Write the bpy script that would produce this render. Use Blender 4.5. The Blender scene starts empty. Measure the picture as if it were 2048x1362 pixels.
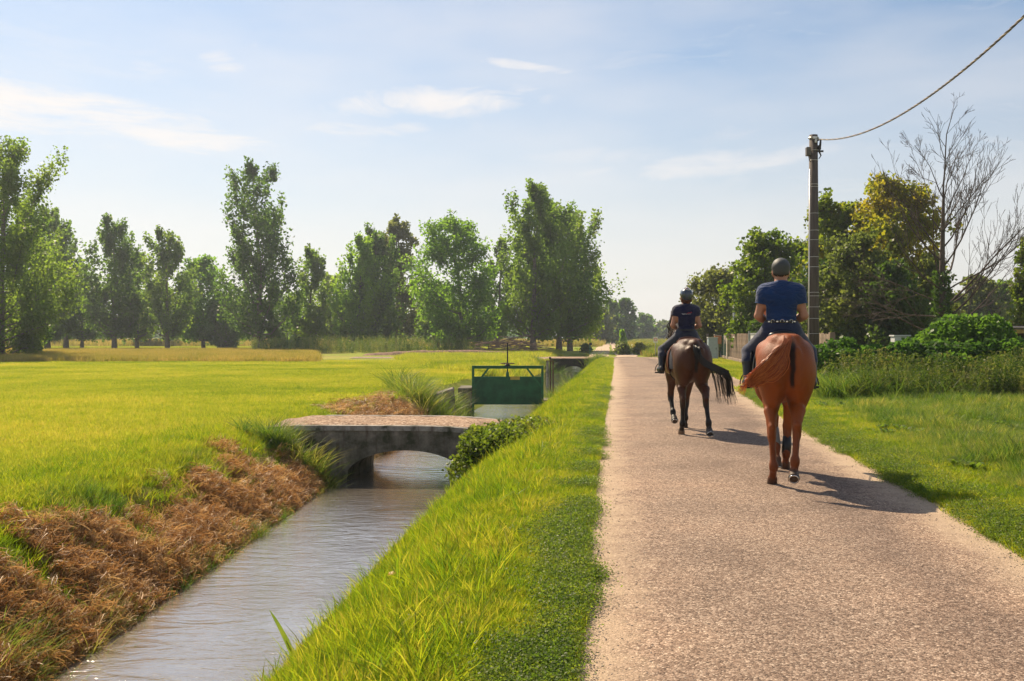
import bpy, bmesh, math, random
import numpy as np
from mathutils import Vector, Matrix, Euler

random.seed(7)
RNG = np.random.default_rng(7)
scene = bpy.context.scene
COL = scene.collection

# ------------------------------------------------------------------ camera
CAM_H = 1.53
FPX = 1991.0          # focal length in pixels of the 2048 px wide photograph
cam_d = bpy.data.cameras.new('camera')
cam_d.sensor_width = 36.0
cam_d.lens = 36.0 * FPX / 2048.0
cam_d.shift_y = -6.0 / 2048.0
cam_d.clip_start = 0.05
cam_d.clip_end = 5000.0
cam = bpy.data.objects.new('camera', cam_d)
cam.location = (0, 0, CAM_H)
cam.rotation_euler = (math.radians(90), 0, 0)
COL.objects.link(cam)
scene.camera = cam

# ------------------------------------------------------------------ light
SUN_EL = math.radians(44)
SUN_AZ = math.radians(-30)      # from +Y (ahead), negative = to the left
sun_dir = Vector((math.sin(SUN_AZ) * math.cos(SUN_EL), math.cos(SUN_AZ) * math.cos(SUN_EL), math.sin(SUN_EL)))
sd = bpy.data.lights.new('sun', 'SUN')
sd.energy = 5.0
sd.angle = math.radians(0.53)
sd.color = (1.0, 0.83, 0.60)
sun = bpy.data.objects.new('sun', sd)
sun.rotation_euler = (-sun_dir).to_track_quat('-Z', 'Y').to_euler()
sun.location = (0, 0, 60)
COL.objects.link(sun)

world = bpy.data.worlds.new('World')
scene.world = world
world.use_nodes = True

class NT:
    """tiny node-tree writer"""
    def __init__(self, nt):
        self.nt = nt
        nt.nodes.clear()
    def n(self, t, props=None, **inp):
        nd = self.nt.nodes.new(t)
        for k, v in (props or {}).items():
            setattr(nd, k, v)
        for k, v in inp.items():
            key = int(k[1:]) if (k[0] == 'i' and k[1:].isdigit()) else k.replace('_', ' ')
            self.set(nd, key, v)
        return nd
    def set(self, nd, key, v):
        s = nd.inputs[key]
        if isinstance(v, bpy.types.NodeSocket):
            self.nt.links.new(v, s)
        elif isinstance(v, bpy.types.Node):
            self.nt.links.new(v.outputs[0], s)
        else:
            if isinstance(v, (tuple, list)) and len(v) == 3 and s.type == 'RGBA':
                v = (*v, 1.0)
            s.default_value = v
    def math(self, op, a, b=0.0, c=None, clamp=False):
        nd = self.n('ShaderNodeMath', {'operation': op, 'use_clamp': clamp}, i0=a, i1=b)
        if c is not None:
            self.set(nd, 2, c)
        return nd.outputs[0]
    def mix(self, f, a, b, blend='MIX'):
        nd = self.n('ShaderNodeMix', {'data_type': 'RGBA', 'blend_type': blend}, i0=f, i6=a, i7=b)
        return nd.outputs[2]
    def ramp(self, f, stops, interp='LINEAR'):
        nd = self.n('ShaderNodeValToRGB', None, Fac=f)
        nd.color_ramp.interpolation = interp
        els = nd.color_ramp.elements
        while len(els) < len(stops):
            els.new(0.5)
        for e, (p, c) in zip(els, stops):
            e.position = p
            e.color = (*c, 1) if len(c) == 3 else c
        return nd.outputs[0]
    def noise(self, vec=None, scale=5.0, detail=4.0, rough=0.55, out=0, dist=0.0):
        nd = self.n('ShaderNodeTexNoise', None, Scale=scale, Detail=detail, Roughness=rough, Distortion=dist)
        if vec is not None:
            self.set(nd, 'Vector', vec)
        return nd.outputs[out]
    def sep(self, v):
        nd = self.n('ShaderNodeSeparateXYZ', None, Vector=v)
        return nd.outputs
    def comb(self, x, y, z):
        return self.n('ShaderNodeCombineXYZ', None, X=x, Y=y, Z=z).outputs[0]

def build_world():
    t = NT(world.node_tree)
    sky = t.n('ShaderNodeTexSky')
    sky.sky_type = 'NISHITA'
    sky.sun_disc = False
    sky.sun_elevation = SUN_EL
    sky.sun_rotation = SUN_AZ
    sky.altitude = 50
    sky.air_density = 1.0
    sky.dust_density = 0.6
    sky.ozone_density = 1.0
    co = t.n('ShaderNodeTexCoord').outputs['Generated']
    x, y, z = t.sep(co)[:3]
    az = t.math('ARCTAN2', x, y)
    el = t.math('ARCSINE', z)
    # thin high cloud: long streaks, the same kind of pattern all round the sky
    wob = t.noise(t.comb(az, t.math('MULTIPLY', el, 3.0), 0.0), 3.0, 3, 0.5)
    v = t.comb(t.math('MULTIPLY', az, 5.0), t.math('ADD', t.math('MULTIPLY', el, 26.0), t.math('MULTIPLY', wob, 3.0)), 0.0)
    fib = t.noise(v, 2.2, 8, 0.66)
    v2 = t.comb(t.math('MULTIPLY', az, 2.2), t.math('MULTIPLY', el, 8.0), 3.7)
    big = t.noise(v2, 1.5, 4, 0.5)
    veil = t.math('MULTIPLY', t.ramp(big, [(0.35, (0, 0, 0)), (0.72, (1, 1, 1))]), 0.45)
    # the cloud banks that stand in the sky: (azimuth, elevation, half width, half height, tilt, weight)
    def A(px): return math.atan((px - 1024) / FPX)
    def E(px, py): return math.atan((675 - py) / math.hypot(FPX, px - 1024))
    banks = [(30, 205, 0.135, 0.021, -0.06, 1.0), (300, 258, 0.12, 0.012, -0.11, 0.9),
             (445, 126, 0.020, 0.010, 0, 0.75), (510, 88, 0.007, 0.005, 0, 0.45), (285, 132, 0.022, 0.006, -0.1, 0.45),
             (880, 200, 0.085, 0.012, 0.04, 0.95), (690, 257, 0.048, 0.006, -0.03, 0.7), (820, 255, 0.022, 0.005, 0, 0.5),
             (1045, 131, 0.042, 0.0045, -0.13, 0.8), (1240, 125, 0.05, 0.010, 0.15, 0.3),
             (1430, 328, 0.08, 0.009, 0.08, 0.62), (1180, 310, 0.07, 0.008, 0.0, 0.35), (1190, 345, 0.03, 0.004, 0.1, 0.4),
             (120, 100, 0.16, 0.02, -0.1, 0.3), (500, 230, 0.12, 0.02, -0.08, 0.30)]
    tot = None
    edge = t.math('MULTIPLY', t.math('SUBTRACT', fib, 0.5), 7.0)
    for px, py, w, h, k, wt in banks:
        dx = t.math('SUBTRACT', az, A(px))
        dy = t.math('SUBTRACT', t.math('SUBTRACT', el, E(px, py)), t.math('MULTIPLY', dx, k))
        q = t.math('ADD', t.math('POWER', t.math('ABSOLUTE', t.math('DIVIDE', dx, w)), 2.0),
                   t.math('POWER', t.math('ABSOLUTE', t.math('DIVIDE', dy, h)), 2.0))
        m = t.math('SUBTRACT', 1.0, t.math('SUBTRACT', q, edge))
        m = t.n('ShaderNodeMapRange', {'interpolation_type': 'SMOOTHSTEP'}, i0=m, i1=-1.6, i2=2.0, i3=0.0, i4=wt).outputs[0]
        tot = m if tot is None else t.math('MAXIMUM', tot, m)
    streak = t.math('MULTIPLY', t.ramp(fib, [(0.50, (0, 0, 0)), (0.8, (1, 1, 1))]), 0.32)
    dens = t.math('MAXIMUM', t.math('MAXIMUM', tot, veil), streak, clamp=True)
    skyc = t.mix(1.0, sky.outputs[0], SKY_TINT, 'MULTIPLY')
    # milky summer air: the sky pales to cream towards the horizon on every side
    low = t.n('ShaderNodeMapRange', {'interpolation_type': 'SMOOTHSTEP'}, i0=el, i1=-0.02, i2=0.36, i3=SKY_MILK, i4=0.0).outputs[0]
    skyc = t.mix(low, skyc, SKY_CREAM)
    c = t.mix(t.math('MULTIPLY', dens, 0.9), skyc, SKY_CLOUD)
    bg = t.n('ShaderNodeBackground', None, Color=c, Strength=0.1)
    out = t.n('ShaderNodeOutputWorld', None, Surface=bg)

SKY_TINT = (0.62, 0.67, 0.69)
SKY_CREAM = (5.4, 5.05, 4.8)
SKY_CLOUD = (6.3, 5.9, 5.6)
SKY_MILK = 0.80
build_world()

scene.view_settings.view_transform = 'Standard'
scene.view_settings.look = 'None'
scene.view_settings.exposure = 0.68
scene.view_settings.gamma = 1.0
scene.view_settings.use_curve_mapping = False
scene.render.engine = 'CYCLES'
cy = scene.cycles
cy.use_denoising = True
cy.max_bounces = 6
cy.diffuse_bounces = 2
cy.glossy_bounces = 2
cy.transmission_bounces = 4
cy.transparent_max_bounces = 6
cy.volume_bounces = 0
cy.use_adaptive_sampling = True
cy.adaptive_threshold = 0.02
cy.caustics_reflective = False
cy.caustics_refractive = False
cy.sample_clamp_indirect = 6.0

# ------------------------------------------------------------------ helpers
def G(px, py, z=0.0):
    """world x, y of a ground point seen at pixel (px, py) of the photograph, lying at height z"""
    d = FPX * (CAM_H - z) / (py - 675.0)
    return ((px - 1024.0) / FPX * d, d)
def XD(px, d): return (px - 1024.0) / FPX * d
def ZD(py, d): return CAM_H + (675.0 - py) / FPX * d

def tag(o, label=None, cat=None, group=None, kind=None):
    if label: o['label'] = label
    if cat: o['category'] = cat
    if group: o['group'] = group
    if kind: o['kind'] = kind
    return o
def empty(name, loc, rz=0.0):
    o = bpy.data.objects.new(name, None)
    o.location = loc
    o.rotation_euler = (0, 0, rz)
    o.empty_display_size = 0.2
    COL.objects.link(o)
    return o
def link(name, me, mat=None, parent=None, smooth=False):
    if mat is not None and not me.materials:
        me.materials.append(mat)
    if smooth:
        me.polygons.foreach_set('use_smooth', np.ones(len(me.polygons), dtype=bool))
    o = bpy.data.objects.new(name, me)
    COL.objects.link(o)
    if parent is not None:
        o.parent = parent
    return o
def mesh_np(name, V, F):
    """V (n,3), F (m,k) with a fixed k"""
    V = np.asarray(V, dtype=np.float32); F = np.asarray(F, dtype=np.int32)
    me = bpy.data.meshes.new(name)
    m, k = F.shape
    me.vertices.add(len(V)); me.vertices.foreach_set('co', V.ravel())
    me.loops.add(m * k); me.loops.foreach_set('vertex_index', F.ravel())
    me.polygons.add(m); me.polygons.foreach_set('loop_start', np.arange(0, m * k, k, dtype=np.int32))
    me.update(calc_edges=True)
    return me
def set_color(me, name, C):
    a = me.color_attributes.new(name, 'FLOAT_COLOR', 'POINT')
    C = np.asarray(C, dtype=np.float32)
    if C.shape[1] == 3:
        C = np.hstack([C, np.ones((len(C), 1), np.float32)])
    a.data.foreach_set('color', C.ravel())

class MB:
    """mesh builder: boxes, bars, tubes, prisms joined into ONE part"""
    def __init__(s): s.v = []; s.f = []
    def add(s, vs, fs):
        b = len(s.v)
        s.v += [tuple(v) for v in vs]
        s.f += [tuple(i + b for i in f) for f in fs]
        return s
    def box(s, c, size, M=None):
        hx, hy, hz = (q / 2 for q in size)
        vs = [Vector((sx * hx, sy * hy, sz * hz)) for sz in (-1, 1) for sy in (-1, 1) for sx in (-1, 1)]
        if M is not None: vs = [M @ v for v in vs]
        vs = [v + Vector(c) for v in vs]
        return s.add(vs, [(0, 2, 3, 1), (4, 5, 7, 6), (0, 1, 5, 4), (2, 6, 7, 3), (0, 4, 6, 2), (1, 3, 7, 5)])
    def bar(s, a, b, w, h, up=(0, 0, 1)):
        a, b = Vector(a), Vector(b)
        d = (b - a); L = d.length; d.normalize()
        x = d.cross(Vector(up))
        if x.length < 1e-4: x = d.cross(Vector((1, 0, 0)))
        x.normalize(); u = x.cross(d)
        M = Matrix((x, d, u)).transposed()
        return s.box((a + b) / 2, (w, L, h), M)
    def tube(s, pts, rad, n=6, cap=True):
        pts = [Vector(p) for p in pts]
        rad = rad if isinstance(rad, (list, tuple)) else [rad] * len(pts)
        b = len(s.v); prev = None
        for i, p in enumerate(pts):
            d = (pts[min(i + 1, len(pts) - 1)] - pts[max(i - 1, 0)])
            if d.length < 1e-7: d = Vector((0, 0, 1))
            d.normalize()
            if prev is None:
                x = d.cross(Vector((0.31, 0.93, 0.17))); x.normalize()
            else:
                x = prev - d * prev.dot(d); x.normalize()
            prev = x; y = d.cross(x)
            for k in range(n):
                a = 2 * math.pi * k / n
                s.v.append(tuple(p + (x * math.cos(a) + y * math.sin(a)) * rad[i]))
        for i in range(len(pts) - 1):
            for k in range(n):
                k2 = (k + 1) % n
                s.f.append((b + i * n + k, b + i * n + k2, b + (i + 1) * n + k2, b + (i + 1) * n + k))
        if cap:
            s.f.append(tuple(b + k for k in reversed(range(n))))
            e = b + (len(pts) - 1) * n
            s.f.append(tuple(e + k for k in range(n)))
        return s
    def torus(s, c, R, r, axis=(0, 0, 1), n=24, m=6, sx=1.0, a0=0.0, a1=2 * math.pi):
        q = Vector((0, 0, 1)).rotation_difference(Vector(axis))
        full = abs(a1 - a0 - 2 * math.pi) < 1e-6
        pts = [q @ Vector((math.cos(a0 + (a1 - a0) * i / n) * R * sx, math.sin(a0 + (a1 - a0) * i / n) * R, 0)) + Vector(c) for i in range(n + 1)]
        return s.tube(pts, r, m, cap=not full)
    def mesh(s, name='part'):
        me = bpy.data.meshes.new(name)
        me.from_pydata(s.v, [], s.f)
        me.update()
        return me
    def build(s, name, mat, parent=None, smooth=False, bevel=0.0):
        o = link(name, s.mesh(name), mat, parent, smooth)
        if bevel:
            m = o.modifiers.new('bevel', 'BEVEL'); m.width = bevel; m.segments = 2; m.limit_method = 'ANGLE'
        return o

# value noise on numpy arrays
_PERM = np.random.default_rng(11).random((256, 256)).astype(np.float64)
def vnoise(x, y):
    xi = np.floor(x).astype(int); yi = np.floor(y).astype(int)
    fx = x - xi; fy = y - yi
    fx = fx * fx * (3 - 2 * fx); fy = fy * fy * (3 - 2 * fy)
    a = _PERM[xi & 255, yi & 255]; b = _PERM[(xi + 1) & 255, yi & 255]
    c = _PERM[xi & 255, (yi + 1) & 255]; d = _PERM[(xi + 1) & 255, (yi + 1) & 255]
    return (a * (1 - fx) + b * fx) * (1 - fy) + (c * (1 - fx) + d * fx) * fy
def fbm(x, y, oct=3):
    s = 0; a = 0.5; t = 0
    for i in range(oct):
        s = s + a * vnoise(x * 2 ** i + 17 * i, y * 2 ** i + 31 * i); t += a; a *= 0.5
    return s / t
def sstep(a, b, x):
    t = np.clip((x - a) / (b - a), 0, 1)
    return t * t * (3 - 2 * t)

# ------------------------------------------------------------------ materials
def material(name):
    m = bpy.data.materials.new(name); m.use_nodes = True
    return m, NT(m.node_tree)
def finish(t, sh, disp=None):
    t.n('ShaderNodeOutputMaterial', None, Surface=sh)
def plain(name, col, rough=0.6, metal=0.0, var=0.12, vscale=6.0, bump=0.0, bscale=40.0, spec=0.4, coat=0.0):
    m, t = material(name)
    co = t.n('ShaderNodeTexCoord').outputs['Object']
    nz = t.noise(co, vscale, 5, 0.6)
    dark = tuple(c * (1 - var * 2) for c in col); light = tuple(min(1, c * (1 + var * 2)) for c in col)
    c = t.ramp(nz, [(0.3, dark), (0.7, light)])
    p = t.n('ShaderNodeBsdfPrincipled', None, Base_Color=c, Roughness=rough, Metallic=metal, Specular_IOR_Level=spec, Coat_Weight=coat)
    if bump:
        b = t.n('ShaderNodeBump', None, Strength=bump, Distance=0.01, Height=t.noise(co, bscale, 5, 0.6))
        t.set(p, 'Normal', b)
    finish(t, p)
    return m
def leaf_mat(name, cols, trans=0.45, tcol=1.6, patch=0.35, rough=0.5, spec=0.25, ts=(1.0, 1.0, 0.65), rnd=0.35, noise_s=0.6):
    """foliage: per-instance and positional colour variety, light through the blade"""
    m, t = material(name)
    pos = t.n('ShaderNodeNewGeometry').outputs['Position']
    n1 = t.noise(pos, noise_s, 3, 0.55)
    n2 = t.noise(pos, 9.0, 2, 0.5)
    orand = t.n('ShaderNodeObjectInfo').outputs['Random']
    f = t.math('ADD', t.math('MULTIPLY', t.math('SUBTRACT', n1, 0.5), patch * 4), t.math('MULTIPLY', t.math('SUBTRACT', n2, 0.5), 0.9))
    f = t.math('ADD', f, t.math('MULTIPLY', t.math('SUBTRACT', orand, 0.5), rnd * 2))
    f = t.math('ADD', f, 0.5, clamp=True)
    k = len(cols)
    c = t.ramp(f, [(i / (k - 1), cc) for i, cc in enumerate(cols)])
    tc = t.mix(1.0, c, tuple(tcol * q for q in ts), 'MULTIPLY')
    d = t.n('ShaderNodeBsdfPrincipled', None, Base_Color=c, Roughness=rough, Specular_IOR_Level=spec)
    tr = t.n('ShaderNodeBsdfTranslucent', None, Color=tc)
    mx = t.n('ShaderNodeMixShader', None, Fac=trans, i1=d.outputs[0], i2=tr.outputs[0])
    finish(t, mx)
    return m
def vcol_mat(name, rough=0.5, spec=0.3, sheen=0.0, var=0.15, vscale=25.0, bump=0.0, bscale=60.0, stretch=(1, 1, 1), coat=0.0):
    m, t = material(name)
    a = t.n('ShaderNodeVertexColor', {'layer_name': 'col'}).outputs[0]
    co = t.n('ShaderNodeTexCoord').outputs['Object']
    mp = t.n('ShaderNodeMapping', None, Vector=co, Scale=stretch).outputs[0]
    nz = t.noise(mp, vscale, 4, 0.6)
    c = t.mix(1.0, a, t.ramp(nz, [(0.25, (1 - var,) * 3), (0.75, (1 + var,) * 3)]), 'MULTIPLY')
    p = t.n('ShaderNodeBsdfPrincipled', None, Base_Color=c, Roughness=rough, Specular_IOR_Level=spec, Sheen_Weight=sheen, Coat_Weight=coat)
    if bump:
        t.set(p, 'Normal', t.n('ShaderNodeBump', None, Strength=bump, Distance=0.01, Height=t.noise(mp, bscale, 4, 0.6)))
    finish(t, p)
    return m

# ------------------------------------------------------------------ scattering (one "stuff" object, blades instanced at its points)
def proto(me, mat):
    if not me.materials: me.materials.append(mat)
    return bpy.data.objects.new(me.name, me)
def scatter(name, P, protos, scale, rot=None, label=None, cat=None, idx=None):
    n = len(P)
    me = bpy.data.meshes.new(name)
    me.vertices.add(n); me.vertices.foreach_set('co', np.asarray(P, np.float32).ravel())
    if rot is None:
        rot = np.zeros((n, 3)); rot[:, 2] = RNG.random(n) * 6.283
    if idx is None: idx = RNG.integers(0, len(protos), n)
    for nm, ty, data in (('rot', 'FLOAT_VECTOR', rot), ('scl', 'FLOAT', scale), ('pick', 'INT', idx)):
        a = me.attributes.new(nm, ty, 'POINT')
        a.data.foreach_set('vector' if ty == 'FLOAT_VECTOR' else 'value', np.asarray(data, np.int32 if ty == 'INT' else np.float32).ravel())
    c = bpy.data.collections.new(name + '_kinds')
    for p in protos: c.objects.link(p)
    ng = bpy.data.node_groups.new(name, 'GeometryNodeTree')
    ng.interface.new_socket('Geometry', in_out='INPUT', socket_type='NodeSocketGeometry')
    ng.interface.new_socket('Geometry', in_out='OUTPUT', socket_type='NodeSocketGeometry')
    N = ng.nodes; L = ng.links
    gi = N.new('NodeGroupInput'); go = N.new('NodeGroupOutput')
    iop = N.new('GeometryNodeInstanceOnPoints')
    ci = N.new('GeometryNodeCollectionInfo')
    ci.inputs['Collection'].default_value = c
    ci.inputs['Separate Children'].default_value = True
    ci.inputs['Reset Children'].default_value = True
    def attr(nm, ty):
        a = N.new('GeometryNodeInputNamedAttribute'); a.data_type = ty; a.inputs['Name'].default_value = nm
        return a.outputs['Attribute']
    L.new(gi.outputs[0], iop.inputs['Points'])
    L.new(ci.outputs[0], iop.inputs['Instance'])
    iop.inputs['Pick Instance'].default_value = True
    L.new(attr('pick', 'INT'), iop.inputs['Instance Index'])
    L.new(attr('rot', 'FLOAT_VECTOR'), iop.inputs['Rotation'])
    L.new(attr('scl', 'FLOAT'), iop.inputs['Scale'])
    L.new(iop.outputs[0], go.inputs[0])
    o = link(name, me)
    md = o.modifiers.new('scatter', 'NODES'); md.node_group = ng
    tag(o, label, cat, kind='stuff')
    return o

def blades_mesh(name, n, h, w, radius, lean=0.35, seed=0, hvar=0.4, curl=0.5, seg=3, flat=0.0):
    """a clump of n curved tapering grass blades"""
    r = np.random.default_rng(seed)
    V = []; F = []
    for i in range(n):
        a = r.random() * 6.283; rr = radius * math.sqrt(r.random())
        bx, by = rr * math.cos(a), rr * math.sin(a)
        hh = h * (1 - hvar + 2 * hvar * r.random()); ww = w * (0.7 + 0.6 * r.random())
        da = a + r.normal() * 0.9
        ln = lean * (0.3 + 1.1 * r.random())
        dx, dy = math.cos(da), math.sin(da)
        fa = r.random() * 3.14159
        px, py = math.cos(fa), math.sin(fa)
        b = len(V)
        for k in range(seg):
            t = k / seg
            off = hh * ln * (t * (1 - curl) + curl * t * t * 1.6)
            z = hh * (t - 0.35 * curl * ln * t * t) * (1 - flat)
            q = ww * 0.5 * (1 - 0.55 * t)
            V.append((bx + dx * off - px * q, by + dy * off - py * q, z))
            V.append((bx + dx * off + px * q, by + dy * off + py * q, z))
        off = hh * ln * ((1 - curl) + curl * 1.6)
        V.append((bx + dx * off, by + dy * off, hh * (1 - 0.35 * curl * ln) * (1 - flat)))
        for k in range(seg - 1):
            F.append((b + 2 * k, b + 2 * k + 1, b + 2 * k + 3)); F.append((b + 2 * k, b + 2 * k + 3, b + 2 * k + 2))
        F.append((b + 2 * seg - 2, b + 2 * seg - 1, b + 2 * seg))
    return mesh_np(name, V, F)
def leaf_quads(C, size, r, up=0.0, aspect=0.75):
    """diamond leaves at centres C: returns V, F"""
    n = len(C)
    d = r.normal(size=(n, 3)); d /= np.linalg.norm(d, axis=1)[:, None]
    nn = r.normal(size=(n, 3)); nn[:, 2] += up
    e = np.cross(d, nn); e /= (np.linalg.norm(e, axis=1)[:, None] + 1e-9)
    d = np.cross(e, nn); d /= (np.linalg.norm(d, axis=1)[:, None] + 1e-9)
    s = (np.asarray(size) * (0.6 + 0.8 * r.random(n)))[:, None]
    nrm = np.cross(d, e)
    V = np.stack([C - d * s * 0.5, C + e * s * 0.5 * aspect - d * s * 0.08 + nrm * s * 0.08, C + d * s * 0.5, C - e * s * 0.5 * aspect - d * s * 0.08 + nrm * s * 0.08], 1).reshape(-1, 3)
    F = np.arange(4 * n).reshape(-1, 4)
    return V, F

# ------------------------------------------------------------------ the lie of the land
WATER_Z = -0.93
_yk = np.array([-40, -5, 7.1, 12, 17, 32, 78, 100.0])
_xl = np.array([-5.2, -3.7, -3.38, -3.22, -3.05, -1.35, 3.3, 5.5])
_xr = np.array([-5.0, -2.5, -1.66, -1.28, -0.85, 0.80, 6.0, 8.2])
def XL(y): return np.interp(y, _yk, _xl)
def XR(y): return np.interp(y, _yk, _xr)
def RL(y): return np.interp(y, [-40, -5, 4.43, 10.3, 47, 76, 300, 700], [-3.5, -0.52, 0.27, 0.84, 4.75, 7.7, 28, 65])
def RR(y): return np.interp(y, [-40, -5, 6.84, 9.83, 16.5, 27.7, 30, 33, 38, 45, 60, 70, 300, 700], [-0.7, 2.3, 3.52, 3.95, 4.8, 6.3, 7.0, 8.2, 8.7, 9.0, 9.6, 10.6, 32, 70])
FENCE = lambda y: 5.78 + 0.128 * y

def gz(x, y):
    """ground height"""
    x = np.asarray(x, float); y = np.asarray(y, float)
    xl, xr, rl, rr = XL(y), XR(y), RL(y), RR(y)
    z = np.zeros_like(x)
    # field and meadow: hardly uneven
    und = (fbm(x * 0.12, y * 0.12, 2) - 0.5) * 0.10 * sstep(0.4, 4, np.maximum(xl - 1.5 - x, x - rr))
    z = z + und
    # left bank
    s = np.clip((xl - x) / 1.5, 0, 1)
    lump = (fbm(x * 2.1, y * 1.6, 3) - 0.5)
    zl = WATER_Z - 0.10 + (0.10 - WATER_Z) * (1 - (1 - s) ** 1.5) + lump * 0.17 * np.sin(np.pi * np.clip(s * 0.94 + 0.05, 0, 1)) * sstep(20, 15, y) + lump * 0.15 * np.sin(np.pi * s)
    # right bank: slope, then a verge that lies a touch above the road
    wv = np.maximum(rl - xr, 0.6)
    q = np.clip((x - xr) / (wv * 0.72), 0, 1)
    zr = WATER_Z - 0.06 + (0.08 - WATER_Z) * np.sin(q * np.pi / 2) ** 0.95 + (fbm(x * 1.7, y * 1.1, 2) - 0.5) * 0.07 * np.sin(np.pi * q)
    bed = np.full_like(x, WATER_Z - 0.45)
    incan = (x > xl) & (x < xr)
    t = np.minimum(x - xl, xr - x)
    zb = WATER_Z - 0.08 - 0.37 * sstep(0, 0.3, t)
    fade = sstep(100, 92, y)          # the ditch ends beyond the crossing
    zz = np.where(incan, zb, np.where(x <= xl, zl + und, np.where(x < rl, zr, z)))
    # right verge is a little proud of the road, road bed a little lower than the asphalt sheet
    e = np.minimum(x - rl, rr - x)
    zz = np.where(e > 0, -0.03 * sstep(0, 0.12, e), zz)
    zz = np.where(x > rr, 0.05 * sstep(0, 0.35, x - rr) + und, zz)
    # the two crossings: bank up level with the deck
    zz = zz * fade + np.where(x < rl, 0.0, zz) * (1 - fade)
    return zz

def build_ground():
    ys = [-40, -30, -20, -12, -6, -2]
    y = 0.5
    while y < 40: ys.append(y); y += 0.09 + 0.004 * y
    while y < 700: ys.append(y); y *= 1.035
    ys.append(700); ys = np.array(ys)
    rel_left = -np.concatenate([[700, 450, 300, 200, 140, 100, 70, 50, 36, 26, 20, 15, 12, 10, 8.5, 7.2, 6.2, 5.4, 4.7, 4.1, 3.6, 3.2, 2.8, 2.5, 2.2, 2.0, 1.8], np.linspace(1.65, 0.0, 22)])
    cols = []
    for yy in ys:
        xl, xr, rl, rr = float(XL(yy)), float(XR(yy)), float(RL(yy)), float(RR(yy))
        if yy > 100:
            xr = max(xr, xl + 0.3); rl = max(rl, xr + 0.5)
        c = np.concatenate([xl + rel_left, np.linspace(xl, xr, 9)[1:], np.linspace(xr, rl, 26)[1:], np.linspace(rl, rr, 11)[1:],
                            rr + np.array([0.06, 0.12, 0.2, 0.3, 0.45, 0.7, 1, 1.4, 1.9, 2.5, 3.2, 4, 5, 6, 7.5, 9, 11, 14, 18, 24, 34, 50, 80, 130, 220, 400, 700])])
        cols.append(c)
    X = np.array(cols); Y = np.repeat(ys[:, None], X.shape[1], 1)
    Z = gz(X, Y)
    h, w = X.shape
    V = np.stack([X, Y, Z], -1).reshape(-1, 3)
    I = np.arange(h * w).reshape(h, w)
    F = np.stack([I[:-1, :-1], I[:-1, 1:], I[1:, 1:], I[1:, :-1]], -1).reshape(-1, 4)
    me = mesh_np('ground', V, F)
    # what grows or lies where: R mown hay, G bare sand, B ripe tall grass
    xl, xr, rl, rr = XL(Y), XR(Y), RL(Y), RR(Y)
    s = (xl - X)
    hay = sstep(-0.05, 0.1, s) * sstep(1.1, 0.7, s) * sstep(27, 24, Y)
    sand = np.where(X < rl, sstep(0.16, 0.02, rl - X) * (X > xr), np.where(X > rr, sstep(0.18, 0.02, X - rr), 1.0)) * (Y < 74)
    ripe = sstep(58, 64, Y + (fbm(X * 0.2, Y * 0.0, 2) - 0.5) * 5 - 0.02 * X) * sstep(112, 102, Y) * sstep(-0.19, -0.21, X / np.maximum(Y, 1))
    C = np.stack([hay, np.clip(sand, 0, 1), ripe, np.ones_like(X)], -1).reshape(-1, 4)
    set_color(me, 'mask', C)
    m, t = material('meadow_soil')
    pos = t.n('ShaderNodeNewGeometry').outputs['Position']
    msk = t.n('ShaderNodeSeparateColor', None, Color=t.n('ShaderNodeVertexColor', {'layer_name': 'mask'}).outputs[0]).outputs
    big = t.noise(pos, 0.13, 4, 0.6); fine = t.noise(pos, 7.0, 5, 0.7); mid = t.noise(pos, 0.9, 4, 0.6)
    f = t.math('ADD', t.math('MULTIPLY', big, 0.45), t.math('MULTIPLY', t.math('ADD', fine, mid), 0.28))
    g = t.ramp(f, [(0.38, (0.13, 0.17, 0.018)), (0.5, (0.215, 0.25, 0.025)), (0.62, (0.32, 0.31, 0.045))])
    hayc = t.ramp(fine, [(0.3, (0.10, 0.05, 0.018)), (0.7, (0.26, 0.14, 0.055))])
    sandc = t.ramp(t.noise(pos, 30, 4, 0.7), [(0.3, (0.34, 0.24, 0.15)), (0.7, (0.50, 0.38, 0.25))])
    ripec = t.ramp(mid, [(0.3, (0.24, 0.20, 0.05)), (0.7, (0.40, 0.30, 0.09))])
    c = t.mix(msk[2], g, ripec)
    c = t.mix(t.math('MULTIPLY', msk[0], t.ramp(t.noise(pos, 1.4, 4, 0.6), [(0.38, (0.25,) * 3), (0.58, (0.95,) * 3)])), c, hayc)
    c = t.mix(msk[1], c, sandc)
    bump = t.n('ShaderNodeBump', None, Strength=0.7, Distance=0.05, Height=fine)
    p = t.n('ShaderNodeBsdfPrincipled', None, Base_Color=c, Roughness=0.95, Specular_IOR_Level=0.1, Normal=bump)
    finish(t, p)
    o = link('ground', me, m, None, True)
    tag(o, kind='structure')
    return o
build_ground()

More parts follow.
